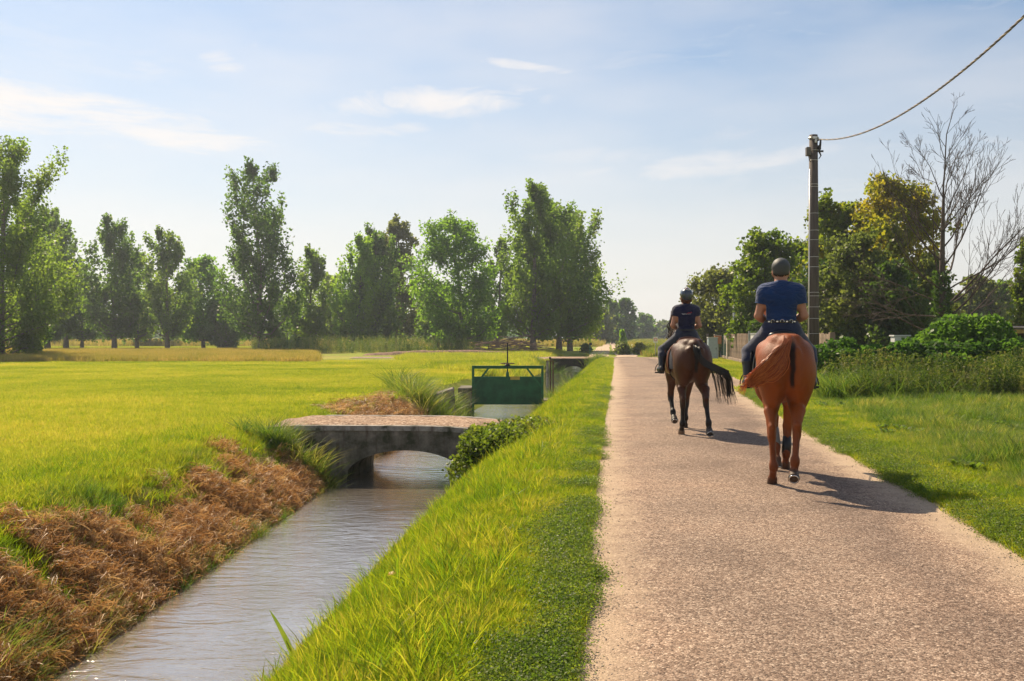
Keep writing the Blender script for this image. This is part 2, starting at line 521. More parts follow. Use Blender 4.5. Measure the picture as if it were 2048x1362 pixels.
def strip(name, ys, left, right, z, mat, ncols=9, jit=0.0, jl=None):
    X = []; 
    for i, yy in enumerate(ys):
        l, r = left(yy), right(yy)
        if jit:
            l += (fbm(np.array(yy * 1.3), np.array(2.0), 3) - 0.5) * jit; r += (fbm(np.array(yy * 1.3), np.array(9.0), 3) - 0.5) * jit
        X.append(np.linspace(float(l), float(r), ncols))
    X = np.array(X); Y = np.repeat(np.array(ys)[:, None], ncols, 1)
    u = np.linspace(0, 1, ncols)[None, :]
    Z = z + 0.03 * (1 - (2 * u - 1) ** 2) + 0 * X
    h, w = X.shape
    I = np.arange(h * w).reshape(h, w)
    F = np.stack([I[:-1, :-1], I[:-1, 1:], I[1:, 1:], I[1:, :-1]], -1).reshape(-1, 4)
    me = mesh_np(name, np.stack([X, Y, Z], -1).reshape(-1, 3), F)
    set_color(me, 'uvx', np.stack([(u + 0 * X), np.abs(2 * u - 1) + 0 * X, 0 * X, 0 * X + 1], -1).reshape(-1, 4))
    o = link(name, me, mat, None, True)
    tag(o, kind='structure')
    return o

def asphalt():
    m, t = material('chip_sealed_asphalt')
    pos = t.n('ShaderNodeNewGeometry').outputs['Position']
    u = t.n('ShaderNodeSeparateColor', None, Color=t.n('ShaderNodeVertexColor', {'layer_name': 'uvx'}).outputs[0]).outputs
    vo = t.n('ShaderNodeTexVoronoi', {'feature': 'F1'}, Vector=pos, Scale=105.0)
    cell = t.n('ShaderNodeSeparateColor', None, Color=vo.outputs['Color']).outputs[0]
    vo2 = t.n('ShaderNodeTexVoronoi', {'feature': 'F1'}, Vector=pos, Scale=48.0)
    cell2 = t.n('ShaderNodeSeparateColor', None, Color=vo2.outputs['Color']).outputs[1]
    chips = t.ramp(cell, [(0.0, (0.052, 0.035, 0.025)), (0.35, (0.175, 0.117, 0.084)), (0.75, (0.31, 0.215, 0.155)), (0.93, (0.50, 0.38, 0.285)), (1.0, (0.74, 0.61, 0.48))])
    chips = t.mix(0.35, chips, t.ramp(cell2, [(0.0, (0.07, 0.048, 0.035)), (0.6, (0.24, 0.163, 0.118)), (1.0, (0.56, 0.43, 0.33))]))
    big = t.noise(pos, 0.55, 4, 0.6)
    chips = t.mix(1.0, chips, t.ramp(big, [(0.28, (0.68, 0.66, 0.66)), (0.5, (0.98, 0.97, 0.96)), (0.72, (1.22, 1.17, 1.12))]), 'MULTIPLY')
    # worn, darker wheel track right of the crown
    wt = t.math('ADD', u[0], t.math('MULTIPLY', t.math('SUBTRACT', t.noise(pos, 0.8, 3, 0.6), 0.5), 0.35))
    tr = t.ramp(wt, [(0.10, (1.12, 1.08, 1.04)), (0.25, (1.0, 1.0, 1.0)), (0.58, (0.95, 0.95, 0.96)), (0.70, (0.66, 0.65, 0.67)), (0.76, (0.66, 0.65, 0.67)), (0.86, (1.1, 1.08, 1.05))])
    chips = t.mix(0.8, chips, tr, 'MULTIPLY')
    # sand washed onto the edges
    nz = t.noise(pos, 2.2, 6, 0.75)
    ed = t.math('ADD', u[1], t.math('MULTIPLY', t.math('SUBTRACT', nz, 0.5), 0.55))
    sand = t.ramp(t.noise(pos, 70.0, 4, 0.8), [(0.3, (0.36, 0.26, 0.17)), (0.5, (0.47, 0.35, 0.24)), (0.75, (0.58, 0.45, 0.32))])
    sf = t.ramp(ed, [(0.70, (0, 0, 0)), (0.92, (0.85, 0.85, 0.85))])
    c = t.mix(sf, chips, sand)
    h = t.math('MULTIPLY', t.math('SUBTRACT', 0.6, vo.outputs['Distance']), 1.0)
    bump = t.n('ShaderNodeBump', None, Strength=0.55, Distance=0.008, Height=h)
    p = t.n('ShaderNodeBsdfPrincipled', None, Base_Color=c, Roughness=0.88, Specular_IOR_Level=0.22, Normal=bump)
    finish(t, p)
    return m
ASPH = asphalt()
yr = list(np.arange(-40, 2, 2.0)) + list(np.arange(2, 20, 0.25)) + list(np.arange(20, 73.5, 0.5))
strip('road', yr, lambda y: float(RL(y)) - 0.03, lambda y: float(RR(y)) + 0.03, 0.0, ASPH, 21, 0.16)
# the crossing road and the two-wheel farm track beyond it
def cross():
    xs = np.concatenate([np.arange(-12, 20, 1.0), np.arange(20, 120, 5.0)])
    me_ = []
    near = 72.6 + 0.0 * xs; far = 77.4 + 0.0 * xs
    V = []; U = []
    for i, x in enumerate(xs):
        for k in range(9):
            u = k / 8
            V.append((x, near[i] + (far[i] - near[i]) * u - 0.05 * x, 0.012 + 0.03 * (1 - (2 * u - 1) ** 2) + 0.006)); U.append((u, abs(2 * u - 1), 0, 1))
    n = len(xs); I = np.arange(n * 9).reshape(n, 9)
    F = np.stack([I[:-1, :-1], I[1:, :-1], I[1:, 1:], I[:-1, 1:]], -1).reshape(-1, 4)
    me = mesh_np('crossing_road', V, F); set_color(me, 'uvx', U)
    o = link('crossing_road', me, ASPH, None, True); tag(o, kind='structure')
cross()
dirt = plain('track_dirt', (0.50, 0.38, 0.27), 0.95, var=0.15, vscale=1.5, spec=0.1)
def trk(off):
    ys = list(np.arange(77, 140, 1.5)) + list(np.arange(140, 420, 8))
    c = lambda y: 0.0966 * y + off
    o = strip('farm_track', ys, lambda y: c(y) - 0.75 - 0.0012 * y, lambda y: c(y) + 0.75 + 0.0012 * y, 0.012, dirt, 5, 0.5)
trk(-0.75); trk(1.5)

# ------------------------------------------------------------------ water
def build_water():
    ys = np.concatenate([np.arange(-40, 0, 4.0), np.arange(0, 40, 0.5), np.arange(40, 95, 1.5)])
    X = np.stack([np.linspace(float(XL(y)) - 0.6, float(XR(y)) + 0.6, 9) for y in ys]); Y = np.repeat(ys[:, None], 9, 1)
    I = np.arange(X.size).reshape(X.shape)
    F = np.stack([I[:-1, :-1], I[:-1, 1:], I[1:, 1:], I[1:, :-1]], -1).reshape(-1, 4)
    me = mesh_np('canal_water', np.stack([X, Y, 0 * X + WATER_Z], -1).reshape(-1, 3), F)
    m, t = material('muddy_running_water')
    pos = t.n('ShaderNodeNewGeometry').outputs['Position']
    sk = t.n('ShaderNodeMapping', None, Vector=pos, Scale=(0.55, 1.25, 1.0), Rotation=(0, 0, 0.1)).outputs[0]
    n1 = t.noise(sk, 3.0, 3, 0.5, dist=1.2); n2 = t.noise(sk, 11.0, 4, 0.6, dist=0.8); n3 = t.noise(pos, 0.55, 2, 0.5); n4 = t.noise(sk, 34.0, 3, 0.6)
    amp = t.ramp(n3, [(0.35, (0.25,) * 3), (0.65, (1.0,) * 3)])
    h = t.math('ADD', t.math('MULTIPLY', n1, 0.8), t.math('MULTIPLY', t.math('ADD', t.math('MULTIPLY', n2, 0.5), t.math('MULTIPLY', n4, 0.20)), amp))
    b = t.n('ShaderNodeBump', None, Strength=0.42, Distance=0.05, Height=h)
    p = t.n('ShaderNodeBsdfPrincipled', None, Base_Color=(0.19, 0.165, 0.14), Roughness=0.05, IOR=1.6, Specular_IOR_Level=1.0, Normal=b, Coat_Weight=1.0, Coat_Roughness=0.03, Coat_Normal=b)
    finish(t, p)
    o = link('canal_water', me, m, None, True)
    tag(o, kind='structure')
build_water()

# ------------------------------------------------------------------ bridge
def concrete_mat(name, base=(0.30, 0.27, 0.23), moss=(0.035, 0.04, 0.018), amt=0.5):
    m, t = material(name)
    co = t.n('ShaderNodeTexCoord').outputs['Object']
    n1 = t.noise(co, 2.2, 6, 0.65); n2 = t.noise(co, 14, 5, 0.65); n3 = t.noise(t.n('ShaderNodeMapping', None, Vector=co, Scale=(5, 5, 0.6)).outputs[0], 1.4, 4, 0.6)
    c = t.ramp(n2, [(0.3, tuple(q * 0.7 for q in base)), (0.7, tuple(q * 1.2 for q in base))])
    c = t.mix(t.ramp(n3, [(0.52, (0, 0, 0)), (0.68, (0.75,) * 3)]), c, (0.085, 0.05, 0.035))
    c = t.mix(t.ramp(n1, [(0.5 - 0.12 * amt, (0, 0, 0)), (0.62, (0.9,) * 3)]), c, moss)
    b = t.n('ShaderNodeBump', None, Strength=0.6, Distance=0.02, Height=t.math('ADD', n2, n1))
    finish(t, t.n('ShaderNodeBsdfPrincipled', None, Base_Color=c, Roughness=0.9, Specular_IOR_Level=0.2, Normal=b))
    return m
CONC = concrete_mat('mossy_concrete', (0.26, 0.225, 0.185), amt=0.85)
CONC2 = concrete_mat('weathered_concrete', (0.34, 0.31, 0.27), amt=0.0)
GRAVEL = None
def gravel_mat():
    m, t = material('pinkish_gravel')
    pos = t.n('ShaderNodeNewGeometry').outputs['Position']
    vo = t.n('ShaderNodeTexVoronoi', None, Vector=pos, Scale=28.0)
    cell = t.n('ShaderNodeSeparateColor', None, Color=vo.outputs['Color']).outputs[0]
    c = t.ramp(cell, [(0.0, (0.15, 0.095, 0.06)), (0.4, (0.30, 0.20, 0.135)), (0.85, (0.43, 0.305, 0.215)), (1.0, (0.56, 0.44, 0.34))])
    c = t.mix(1.0, c, t.ramp(t.noise(pos, 1.5, 4, 0.6), [(0.3, (0.8,) * 3), (0.7, (1.12,) * 3)]), 'MULTIPLY')
    b = t.n('ShaderNodeBump', None, Strength=0.6, Distance=0.02, Height=t.math('SUBTRACT', 0.6, vo.outputs['Distance']))
    finish(t, t.n('ShaderNodeBsdfPrincipled', None, Base_Color=c, Roughness=0.95, Specular_IOR_Level=0.1, Normal=b))
    return m
GRAVEL = gravel_mat()

def arch_bridge(name, loc, rz, x0, x1, depth, ax, aw, apex, spring, ztop, label, face=None):
    """local: x across the canal, y along it; arch centred at ax, half width aw"""
    root = empty(name, loc, rz)
    n = 28
    xs = np.unique(np.concatenate([np.linspace(x0, ax - aw, 10), np.linspace(ax - aw, ax + aw, n), np.linspace(ax + aw, x1, 8)]))
    def low(x):
        u = (x - ax) / aw
        if abs(u) >= 1: return -1.6
        return spring + (apex - spring) * math.sqrt(max(0.0, 1 - u * u)) ** 0.9
    V = []; F = []
    for x in xs:
        zt = ztop(x); zb = low(x)
        for yy in (0.0, depth):
            V.append((x, yy, zt)); V.append((x, yy, zb))
    for i in range(len(xs) - 1):
        a = 4 * i; b = a + 4
        F += [(a + 1, b + 1, b, a), (a + 2, b + 2, b + 3, a + 3), (a, b, b + 2, a + 2), (a + 1, a + 3, b + 3, b + 1)]
    F += [(0, 2, 3, 1), (len(V) - 4, len(V) - 3, len(V) - 1, len(V) - 2)]
    me = bpy.data.meshes.new('arch'); me.from_pydata(V, [], F); me.update()
    link('arch', me, face or CONC, root)
    # coping: a thin lip along both faces
    for yy, nm in ((-0.03, 'coping'), (depth - 0.15, 'coping')):
        V = []; F = []
        cx = np.linspace(x0, x1, 24)
        for x in cx:
            z = ztop(x)
            V += [(x, yy, z - 0.05), (x, yy, z + 0.035), (x, yy + 0.18, z + 0.035), (x, yy + 0.18, z - 0.05)]
        for i in range(len(cx) - 1):
            a = 4 * i
            for k in range(4):
                F.append((a + k, a + (k + 1) % 4, a + 4 + (k + 1) % 4, a + 4 + k))
        F += [(3, 2, 1, 0), tuple(len(V) - 4 + k for k in range(4))]
        me = bpy.data.meshes.new(nm); me.from_pydata(V, [], F); me.update()
        link(nm, me, face or CONC2, root)
    # deck of gravel, running out onto both banks
    V = []; F = []
    gx = np.linspace(x0 - 0.5, x1 + 0.45, 40); gy = np.linspace(0.12, depth - 0.12, 10)
    for i, x in enumerate(gx):
        out = max(0, x0 + 0.4 - x, x - x1 + 0.3)
        for j, yy in enumerate(gy):
            w = (j / 9 - 0.5) * 2
            V.append((x, yy - 0.12 * out * w * -1, ztop(min(max(x, x0), x1)) + 0.03 + 0.035 * (1 - w * w) + 0.012 * math.sin(7 * x + 5 * yy) - 0.09 * max(0, out - 0.5)))
    for i in range(39):
        for j in range(9):
            a = i * 10 + j
            F.append((a, a + 10, a + 11, a + 1))
    me = bpy.data.meshes.new('gravel_deck'); me.from_pydata(V, [], F); me.update()
    link('gravel_deck', me, GRAVEL, root, True)
    tag(root, label, 'bridge')
    return root
arch_bridge('canal_bridge', (0, 16.9, 0), -0.06, -3.75, -0.15, 2.3, -1.82, 1.08, -0.40, WATER_Z - 0.05,
            lambda x: -0.015 - 0.11 * max(0, (x + 1.6) / 1.5) ** 2, 'low mossy concrete arch bridge with a gravel deck over the canal')
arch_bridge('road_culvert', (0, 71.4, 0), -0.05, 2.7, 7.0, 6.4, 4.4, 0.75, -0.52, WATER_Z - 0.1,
            lambda x: 0.0, 'small dark culvert carrying the crossing road over the canal', concrete_mat('dark_mossy_concrete', (0.032, 0.028, 0.02), (0.02, 0.024, 0.01), amt=0.9))  # concrete and moss tones set much darker than on the canal bridge

# ------------------------------------------------------------------ green sluice gate
GREEN = plain('dark_green_paint', (0.016, 0.105, 0.036), 0.45, var=0.18, vscale=3.0, bump=0.15, bscale=9)
GREEN2 = plain('bright_green_paint', (0.02, 0.14, 0.048), 0.4, var=0.12, vscale=5.0)
RUST = plain('rusty_steel', (0.11, 0.055, 0.03), 0.75, 0.3, var=0.3, vscale=12, bump=0.3)
DARKMETAL = plain('dark_steel', (0.035, 0.033, 0.032), 0.5, 0.6, var=0.2)
YELLOW = plain('faded_yellow_plate', (0.55, 0.40, 0.07), 0.5, var=0.1)
GY = 31.6
def sluice():
    xL, xR = XD(944, GY), XD(1087, GY)
    zt, zp, zb = ZD(732, GY), ZD(753, GY), ZD(809, GY)
    root = empty('sluice_gate', ((xL + xR) / 2, GY, WATER_Z))
    cx = (xL + xR) / 2; w = xR - xL
    L = lambda x, y, z: (x - cx, y, z - WATER_Z)
    b = MB()
    b.box(L(cx, 0, (zp + zb) / 2), (w - 0.03, 0.03, zp - zb))
    plate = b.build('gate_leaf', GREEN, root)
    for k in (-1, 1):      # stiffening ribs, on the downstream face a faint seam
        MB().box(L(cx + k * w * 0.25, 0.05, (zp + zb) / 2), (0.05, 0.07, zp - zb - 0.06)).build('rib', GREEN, plate)
    MB().box(L(cx, -0.022, zp - 0.02), (w - 0.06, 0.012, 0.035)).build('edge_flange', GREEN2, plate)
    for s in (-1, 1):
        x = cx + s * (w / 2 - 0.035)
        MB().box(L(x, -0.005, (zt + zb) / 2 - 0.35), (0.075, 0.09, zt - zb + 0.7)).build('post', GREEN2, root, bevel=0.004)
        m = MB(); m.bar(L(cx + s * w * 0.255, -0.045, zt - 0.03), L(cx + s * (w / 2 - 0.05), -0.045, zp - (zp - zb) * 0.40), 0.06, 0.035, (0, 1, 0)); m.build('brace', GREEN2, root)
    m = MB(); m.box(L(cx, 0, zt), (w + 0.01, 0.12, 0.022)); m.box(L(cx, 0, zt - 0.035), (w - 0.02, 0.03, 0.06)); m.box(L(cx, 0, zt - 0.075), (w - 0.01, 0.115, 0.02))
    m.build('top_beam', GREEN2, root)
    sx = XD(1015, GY)
    st = MB().tube([L(sx, 0, zp - 0.02), L(sx, 0, ZD(686, GY))], 0.022, 8).build('screw_stem', DARKMETAL, root)
    MB().tube([L(sx, 0, zp - 0.06), L(sx, 0, zp + 0.06), L(sx, 0, zp + 0.13), L(sx, 0, zp + 0.16)], [0.055, 0.055, 0.045, 0.025], 10).build('stem_shoe', GREEN, root)
    MB().tube([L(sx, 0, zt), L(sx, 0, zt + 0.03), L(sx, 0, zt + 0.07)], [0.10, 0.09, 0.05], 12).build('lifting_nut', DARKMETAL, root)
    hw = MB(); hw.torus(L(sx, 0, zt + 0.085), 0.215, 0.014, n=28)
    for k in range(4):
        a = k * math.pi / 2 + 0.4
        hw.tube([L(sx, 0, zt + 0.085), L(sx + 0.21 * math.cos(a), 0.21 * math.sin(a), zt + 0.085)], 0.011, 6)
    hw.build('hand_wheel', RUST, root, True)
    MB().box(L(XD(1030, GY), -0.036, zp - 0.05), (0.30, 0.006, 0.105)).build('name_plate', YELLOW, root)
    tag(root, 'dark green steel sluice gate raised above the canal water', 'sluice gate')
    # concrete cheeks that carry it
    def cheek(name, x0, x1, y0, y1, z0, z1, label, cut=0.0):
        m = MB()
        m.add([(x0, y0, z0), (x1, y0, z0), (x1, y1, z0), (x0, y1, z0), (x0, y0, z1 - cut), (x1, y0, z1), (x1, y1, z1), (x0, y1, z1 - cut)],
              [(3, 2, 1, 0), (4, 5, 6, 7), (0, 1, 5, 4), (1, 2, 6, 5), (2, 3, 7, 6), (3, 0, 4, 7)])
        o = m.build(name, CONC, None, bevel=0.02)
        tag(o, label, 'pier')
    cheek('sluice_pier', xL - 0.42, xL - 0.004, GY - 0.5, GY + 1.2, -1.5, -0.05, 'dark mossy concrete pier at the field side of the green sluice gate')
    cheek('sluice_pier', xR + 0.004, xR + 0.35, GY - 0.3, GY + 1.2, -1.5, -0.45, 'concrete pier at the road side of the green sluice gate, sunk in the grass bank')
    # slanting broken wall on the field bank
    root2 = empty('wing_wall', (XD(892, 28.6), 28.6, -0.6))
    m = MB(); m.add([(-0.62, -0.1, -0.6), (0.30, 0.2, -0.6), (0.30, 0.55, -0.6), (-0.62, 0.3, -0.6), (-0.5, -0.1, 0.44), (0.2, 0.2, 0.66), (0.2, 0.55, 0.70), (-0.5, 0.3, 0.5)],
                    [(3, 2, 1, 0), (4, 5, 6, 7), (0, 1, 5, 4), (1, 2, 6, 5), (2, 3, 7, 6), (3, 0, 4, 7)])
    m.build('concrete_block', CONC, root2, bevel=0.04)
    tag(root2, 'broken slab of concrete wing wall half buried in the field bank', 'wall')
    # rusty old frame behind
    fy = 40.0
    r3 = empty('old_sluice_frame', (XD(1100, fy), fy, -0.9))
    for px, r, top in ((1095, 0.05, 721), (1100.5, 0.028, 716), (1106, 0.03, 721)):
        MB().tube([(XD(px, fy) - XD(1100, fy), 0, 0), (XD(px, fy) - XD(1100, fy), 0, ZD(top, fy) + 0.9)], r, 7).build('post', RUST if px > 1096 else CONC2, r3)
    MB().box((0, 0, ZD(722, fy) + 0.9), (0.30, 0.07, 0.05)).build('cross_bar', RUST, r3)
    MB().tube([(0.0, 0, ZD(718, fy) + 0.9), (0.0, 0, ZD(714, fy) + 0.9)], [0.045, 0.04], 8).build('gear_head', DARKMETAL, r3)
    tag(r3, 'narrow rusty sluice frame of three thin posts beyond the green gate', 'sluice frame')
sluice()

# ------------------------------------------------------------------ concrete pole and twisted cable
POLE_M, _t = material('dark_spun_concrete')
def _pole_mat(t):
    co = t.n('ShaderNodeTexCoord').outputs['Object']
    c = t.ramp(t.noise(t.n('ShaderNodeMapping', None, Vector=co, Scale=(6, 6, 0.5)).outputs[0], 3, 6, 0.7), [(0.3, (0.065, 0.05, 0.043)), (0.7, (0.135, 0.108, 0.093))])
    finish(t, t.n('ShaderNodeBsdfPrincipled', None, Base_Color=c, Roughness=0.8, Specular_IOR_Level=0.25, Normal=t.n('ShaderNodeBump', None, Strength=0.3, Distance=0.01, Height=t.noise(co, 30, 5, 0.7))))
_pole_mat(_t)
STEELBAND = plain('steel_band', (0.62, 0.60, 0.56), 0.35, 0.4, var=0.1)
PY = 29.0
def pole():
    px = XD(1627, PY); top = ZD(270, PY)
    r = empty('utility_pole', (px, PY, 0.0))
    lean = XD(1626, PY) - px
    MB().tube([(0, 0, -0.3), (0, 0, top * 0.5), (0, 0, top)], [0.172, 0.15, 0.118], 20).build('shaft', POLE_M, r, True)
    for py in (278, 301, 321, 369, 374, 427, 461, 480, 514, 534, 585, 592, 614, 637, 667):
        z = ZD(py, PY); rr = 0.172 + (0.118 - 0.172) * z / top + 0.004
        MB().torus((0, 0, z), rr, 0.0065, n=20, m=5).build('steel_band', STEELBAND, r, True)
    MB().tube([(-0.168, -0.055, 0.0), (-0.115, -0.05, top - 1.0)], [0.022, 0.022], 6).build('cable_duct', STEELBAND, r, True)
    box = MB().box((-0.175, -0.06, ZD(304, PY)), (0.12, 0.16, 0.25)).build('junction_box', plain('grey_box', (0.10, 0.085, 0.075), 0.6), r, bevel=0.012)
    MB().tube([(-0.16, -0.06, ZD(304, PY) - 0.12), (-0.14, -0.07, ZD(304, PY) - 0.26), (-0.10, -0.11, ZD(304, PY) - 0.31)], 0.012, 6).build('box_lead', DARKMETAL, r, True)
    m = MB(); z0 = ZD(290, PY)
    m.tube([(0.11, -0.04, z0 + 0.12), (0.19, -0.07, z0 + 0.15), (0.17, -0.08, z0 - 0.02), (0.14, -0.07, z0 - 0.2), (0.20, -0.06, z0 - 0.32), (0.13, -0.08, z0 - 0.42)], [0.02, 0.028, 0.035, 0.03, 0.02, 0.012], 6)
    m.box((0.15, -0.04, z0 - 0.08), (0.10, 0.07, 0.12))
    m.tube([(0.12, -0.04, ZD(303, PY)), (0.27, -0.05, ZD(303, PY))], [0.025, 0.03], 8)
    m.build('anchor_clamp', DARKMETAL, r, True)
    m = MB(); m.torus((0, 0, ZD(276, PY)), 0.135, 0.02, n=18, m=5); m.box((0.0, -0.14, ZD(277, PY)), (0.10, 0.05, 0.07)); m.box((0.02, -0.15, ZD(284, PY)), (0.05, 0.05, 0.09))
    m.build('bracket', STEELBAND, r)
    tag(r, 'tall dark round concrete utility pole wrapped with thin steel bands', 'utility pole')
    # cable: two or three cores twisted round each other, sagging to the next pole behind the camera
    z_top = ZD(278, PY)
    ys = np.linspace(PY - 0.1, 3.0, 420)
    def zc(y): return 6.08 + (z_top - 6.08) * ((y - 18.0) / (PY - 18.0)) ** 2
    root = empty('twisted_cable', (px, PY, z_top))
    cols = [plain('black_core', (0.03, 0.028, 0.028), 0.5), plain('buff_core', (0.30, 0.23, 0.15), 0.6), plain('brown_core', (0.10, 0.075, 0.06), 0.5)]
    for k in range(3):
        pts = []
        for y in ys:
            x = px + 0.12 - 0.1 * (PY - y)
            a = (PY - y) * 2 * math.pi / 0.62 + k * 2.094
            pts.append((x + 0.012 * math.cos(a) - px, y - PY, float(zc(y)) + 0.012 * math.sin(a) - z_top))
        MB().tube(pts, 0.0105, 5).build('core', cols[k], root, True)
    tag(root, 'black and buff twisted overhead cable sagging from the concrete pole', 'cable')
pole()

# ------------------------------------------------------------------ fence, gate posts, boxes along the yard
WOOD = plain('weathered_brown_boards', (0.17, 0.115, 0.075), 0.85, var=0.28, vscale=4, bump=0.3)
POST = plain('pale_concrete_post', (0.42, 0.35, 0.28), 0.9, var=0.15, vscale=4)
WHITE = plain('off_white_metal', (0.62, 0.62, 0.60), 0.5, var=0.05)
BLUEW = plain('pale_blue_grey_panel', (0.42, 0.50, 0.55), 0.5, var=0.06)
ORANGE = plain('terracotta_box', (0.50, 0.20, 0.09), 0.6, var=0.1)
MESHG = plain('dark_green_mesh', (0.02, 0.08, 0.04), 0.6)
BRICK = plain('low_wall_cement', (0.26, 0.19, 0.14), 0.9, var=0.2, vscale=2)
GREY = plain('galvanised_steel', (0.42, 0.43, 0.42), 0.45, 0.5, var=0.08)
FA = math.atan(0.128)     # the fence line's slant
def board_fence(y0, y1, nb, z0, z1, label, lean=0.0, pole_end=None, mat=WOOD):
    x0, x1 = FENCE(y0), FENCE(y1)
    r = empty('board_fence', (x0, y0, 0))
    L = math.hypot(x1 - x0, y1 - y0)
    d = ((x1 - x0) / L, (y1 - y0) / L)
    w = L / nb
    for s in (0.35, 0.85):
        zz = z0 + (z1 - z0) * s
        m = MB(); m.bar((d[1] * 0.05, -d[0] * 0.05, zz), (x1 - x0 + d[1] * 0.05, y1 - y0 - d[0] * 0.05, zz), 0.04, 0.08); m.build('rail', mat, r)
    base = MB(); base.box((0, 0, (z1 - z0) / 2), (0.026, w * 0.90, z1 - z0))
    bm = base.mesh('board'); bm.materials.append(mat)
    for i in range(nb):
        o = bpy.data.objects.new('board', bm); COL.objects.link(o); o.parent = r
        t = (i + 0.5) * w
        o.location = (d[0] * t, d[1] * t, z0 + random.uniform(-0.03, 0.02))
        o.rotation_euler = (random.uniform(-0.008, 0.008), 0, -FA + random.uniform(-0.05, 0.05))
    tag(r, label, 'fence')
    return r
def fpost(y, z1, w, label, mat=POST, cap=False):
    r = empty('gate_post', (FENCE(y), y, 0))
    MB().box((0, 0, z1 / 2 - 0.1), (w, w, z1 + 0.2)).build('shaft', mat, r, bevel=0.01)
    if cap: MB().box((0, 0, z1 + 0.04), (w * 1.4, w * 1.4, 0.06)).build('cap', mat, r)
    tag(r, label, 'post')
    return r
board_fence(53.0, 63.6, 46, 0.32, 1.76, 'weathered brown board fence between the two pale gate posts', mat=WOOD)
fpost(64.2, 1.72, 0.32, 'pale concrete gate post with a cap at the far end of the board fence', cap=True)
r = fpost(52.3, 1.85, 0.10, 'thin galvanised gate post with a small white lock box', GREY)
MB().box((-0.08, -0.09, 1.02), (0.06, 0.05, 0.20)).build('lock_box', WHITE, r)
# white sheet door
r = empty('sheet_metal_gate', (FENCE(47), 47, 0))
MB().bar((-FENCE(47) + FENCE(44.4), -2.6, 0.93), (FENCE(51.6) - FENCE(47), 4.6, 0.93), 0.04, 1.64).build('panel', WHITE, r)
m = MB()
for zz in (0.14, 1.72): m.bar((-FENCE(47) + FENCE(44.4) - 0.03, -2.6, zz), (FENCE(51.6) - FENCE(47) - 0.03, 4.6, zz), 0.05, 0.07)
m.build('frame', GREY, r)
tag(r, 'white sheet metal gate in line with the board fence', 'gate')
board_fence(30.2, 43.8, 60, 0.25, 1.66, 'slatted grey brown fence behind the utility pole and the vine hedge', mat=plain('grey_brown_slats', (0.24, 0.18, 0.125), 0.85, var=0.2))
fpost(29.9, 1.68, 0.16, 'brown end post of the slatted fence beside the utility pole', plain('post_wood', (0.26, 0.19, 0.13), 0.85))
# low kerb wall the fence stands on
m = MB(); m.bar((FENCE(29.5), 29.5, 0.13), (FENCE(70), 70, 0.13), 0.22, 0.34)
tag(m.build('low_wall', BRICK, None, bevel=0.02), 'low cement footing wall running under the yard fences', 'wall')
# mesh fence, panel and boxes further on
def mesh_fence(y0, y1, z1):
    r = empty('wire_mesh_fence', (FENCE(y0), y0, 0.3))
    L = y1 - y0; dx = FENCE(y1) - FENCE(y0)
    m = MB()
    for i in range(29):
        t = i / 28; m.tube([(dx * t, L * t, 0), (dx * t, L * t, z1)], 0.011, 4)
    for i in range(13):
        z = z1 * i / 12; m.tube([(0, 0, z), (dx, L, z)], 0.011, 4)
    m.build('wire_mesh', MESHG, r)
    for t in (0.02, 0.5, 0.98):
        MB().tube([(dx * t, L * t, -0.3), (dx * t, L * t, z1 + 0.12)], 0.04, 8).build('post', GREY, r)
    for t, h in ((0.3, 0.55),):
        MB().box((dx * t - 0.05, L * t, z1 - 0.25), (0.03, 0.5, h)).build('notice_board', POST, r)
    tag(r, 'dark green wire mesh fence past the pale capped gate post', 'fence')
mesh_fence(64.8, 71.0, 1.35)
r = empty('meter_cabinet', (XD(1425, 66), 66, 0)); MB().box((0, 0, 0.75), (0.62, 0.4, 1.5)).build('case', BLUEW, r, bevel=0.02)
MB().box((0, 0, 1.53), (0.68, 0.46, 0.06)).build('lid', WHITE, r); MB().box((0.2, -0.21, 0.8), (0.03, 0.03, 0.12)).build('latch', DARKMETAL, r)
tag(r, 'pale blue grey meter cabinet standing near the wire mesh fence', 'cabinet')
r = empty('letter_box', (XD(1435.5, 67), 67, 0)); MB().tube([(0, 0, 0), (0, 0, 1.1)], 0.05, 8).build('stand', GREY, r)
MB().box((0, 0, 1.38), (0.44, 0.3, 0.56)).build('case', ORANGE, r, bevel=0.02); MB().box((0, 0, 1.68), (0.5, 0.36, 0.05), Matrix.Rotation(0.12, 3, 'Y')).build('roof', POST, r)
tag(r, 'terracotta letter box on a grey stand beside the meter cabinet', 'letter box')
r = empty('yard_post', (XD(1415, 71), 71, 0)); MB().box((0, 0, 0.9), (0.14, 0.14, 1.8)).build('shaft', POST, r, bevel=0.01); MB().box((0, -0.08, 1.3), (0.1, 0.02, 0.16)).build('number_plate', WHITE, r)
tag(r, 'grey concrete yard post with a small plate at the far corner', 'post')
# floodlight masts
for px, py, d, lab in ((1459, 600, 66, 'shorter grey floodlight mast rising behind the capped gate post'), (1482, 556, 62, 'taller grey floodlight mast rising behind the brown board fence')):
    x = XD(px, d); r = empty('floodlight_mast', (x + 1.2 * 0, d + 0.3, 0)); h = ZD(py, d)
    MB().tube([(0.35, 0, 0), (0.35, 0, h)], [0.085, 0.055], 10).build('mast', GREY, r, True)
    MB().box((0.35, 0, h - 0.15), (0.55, 0.06, 0.06)).build('arm', GREY, r)
    for s in (-1, 1):
        MB().box((0.35 + s * 0.28, -0.08, h - 0.05), (0.22, 0.14, 0.2), Matrix.Rotation(0.5, 3, 'X')).build('lamp_head', WHITE, r, bevel=0.02)
    MB().box((0.47, -0.02, h * 0.72), (0.16, 0.12, 0.14)).build('speaker_horn', WHITE, r)
    tag(r, lab, 'mast')
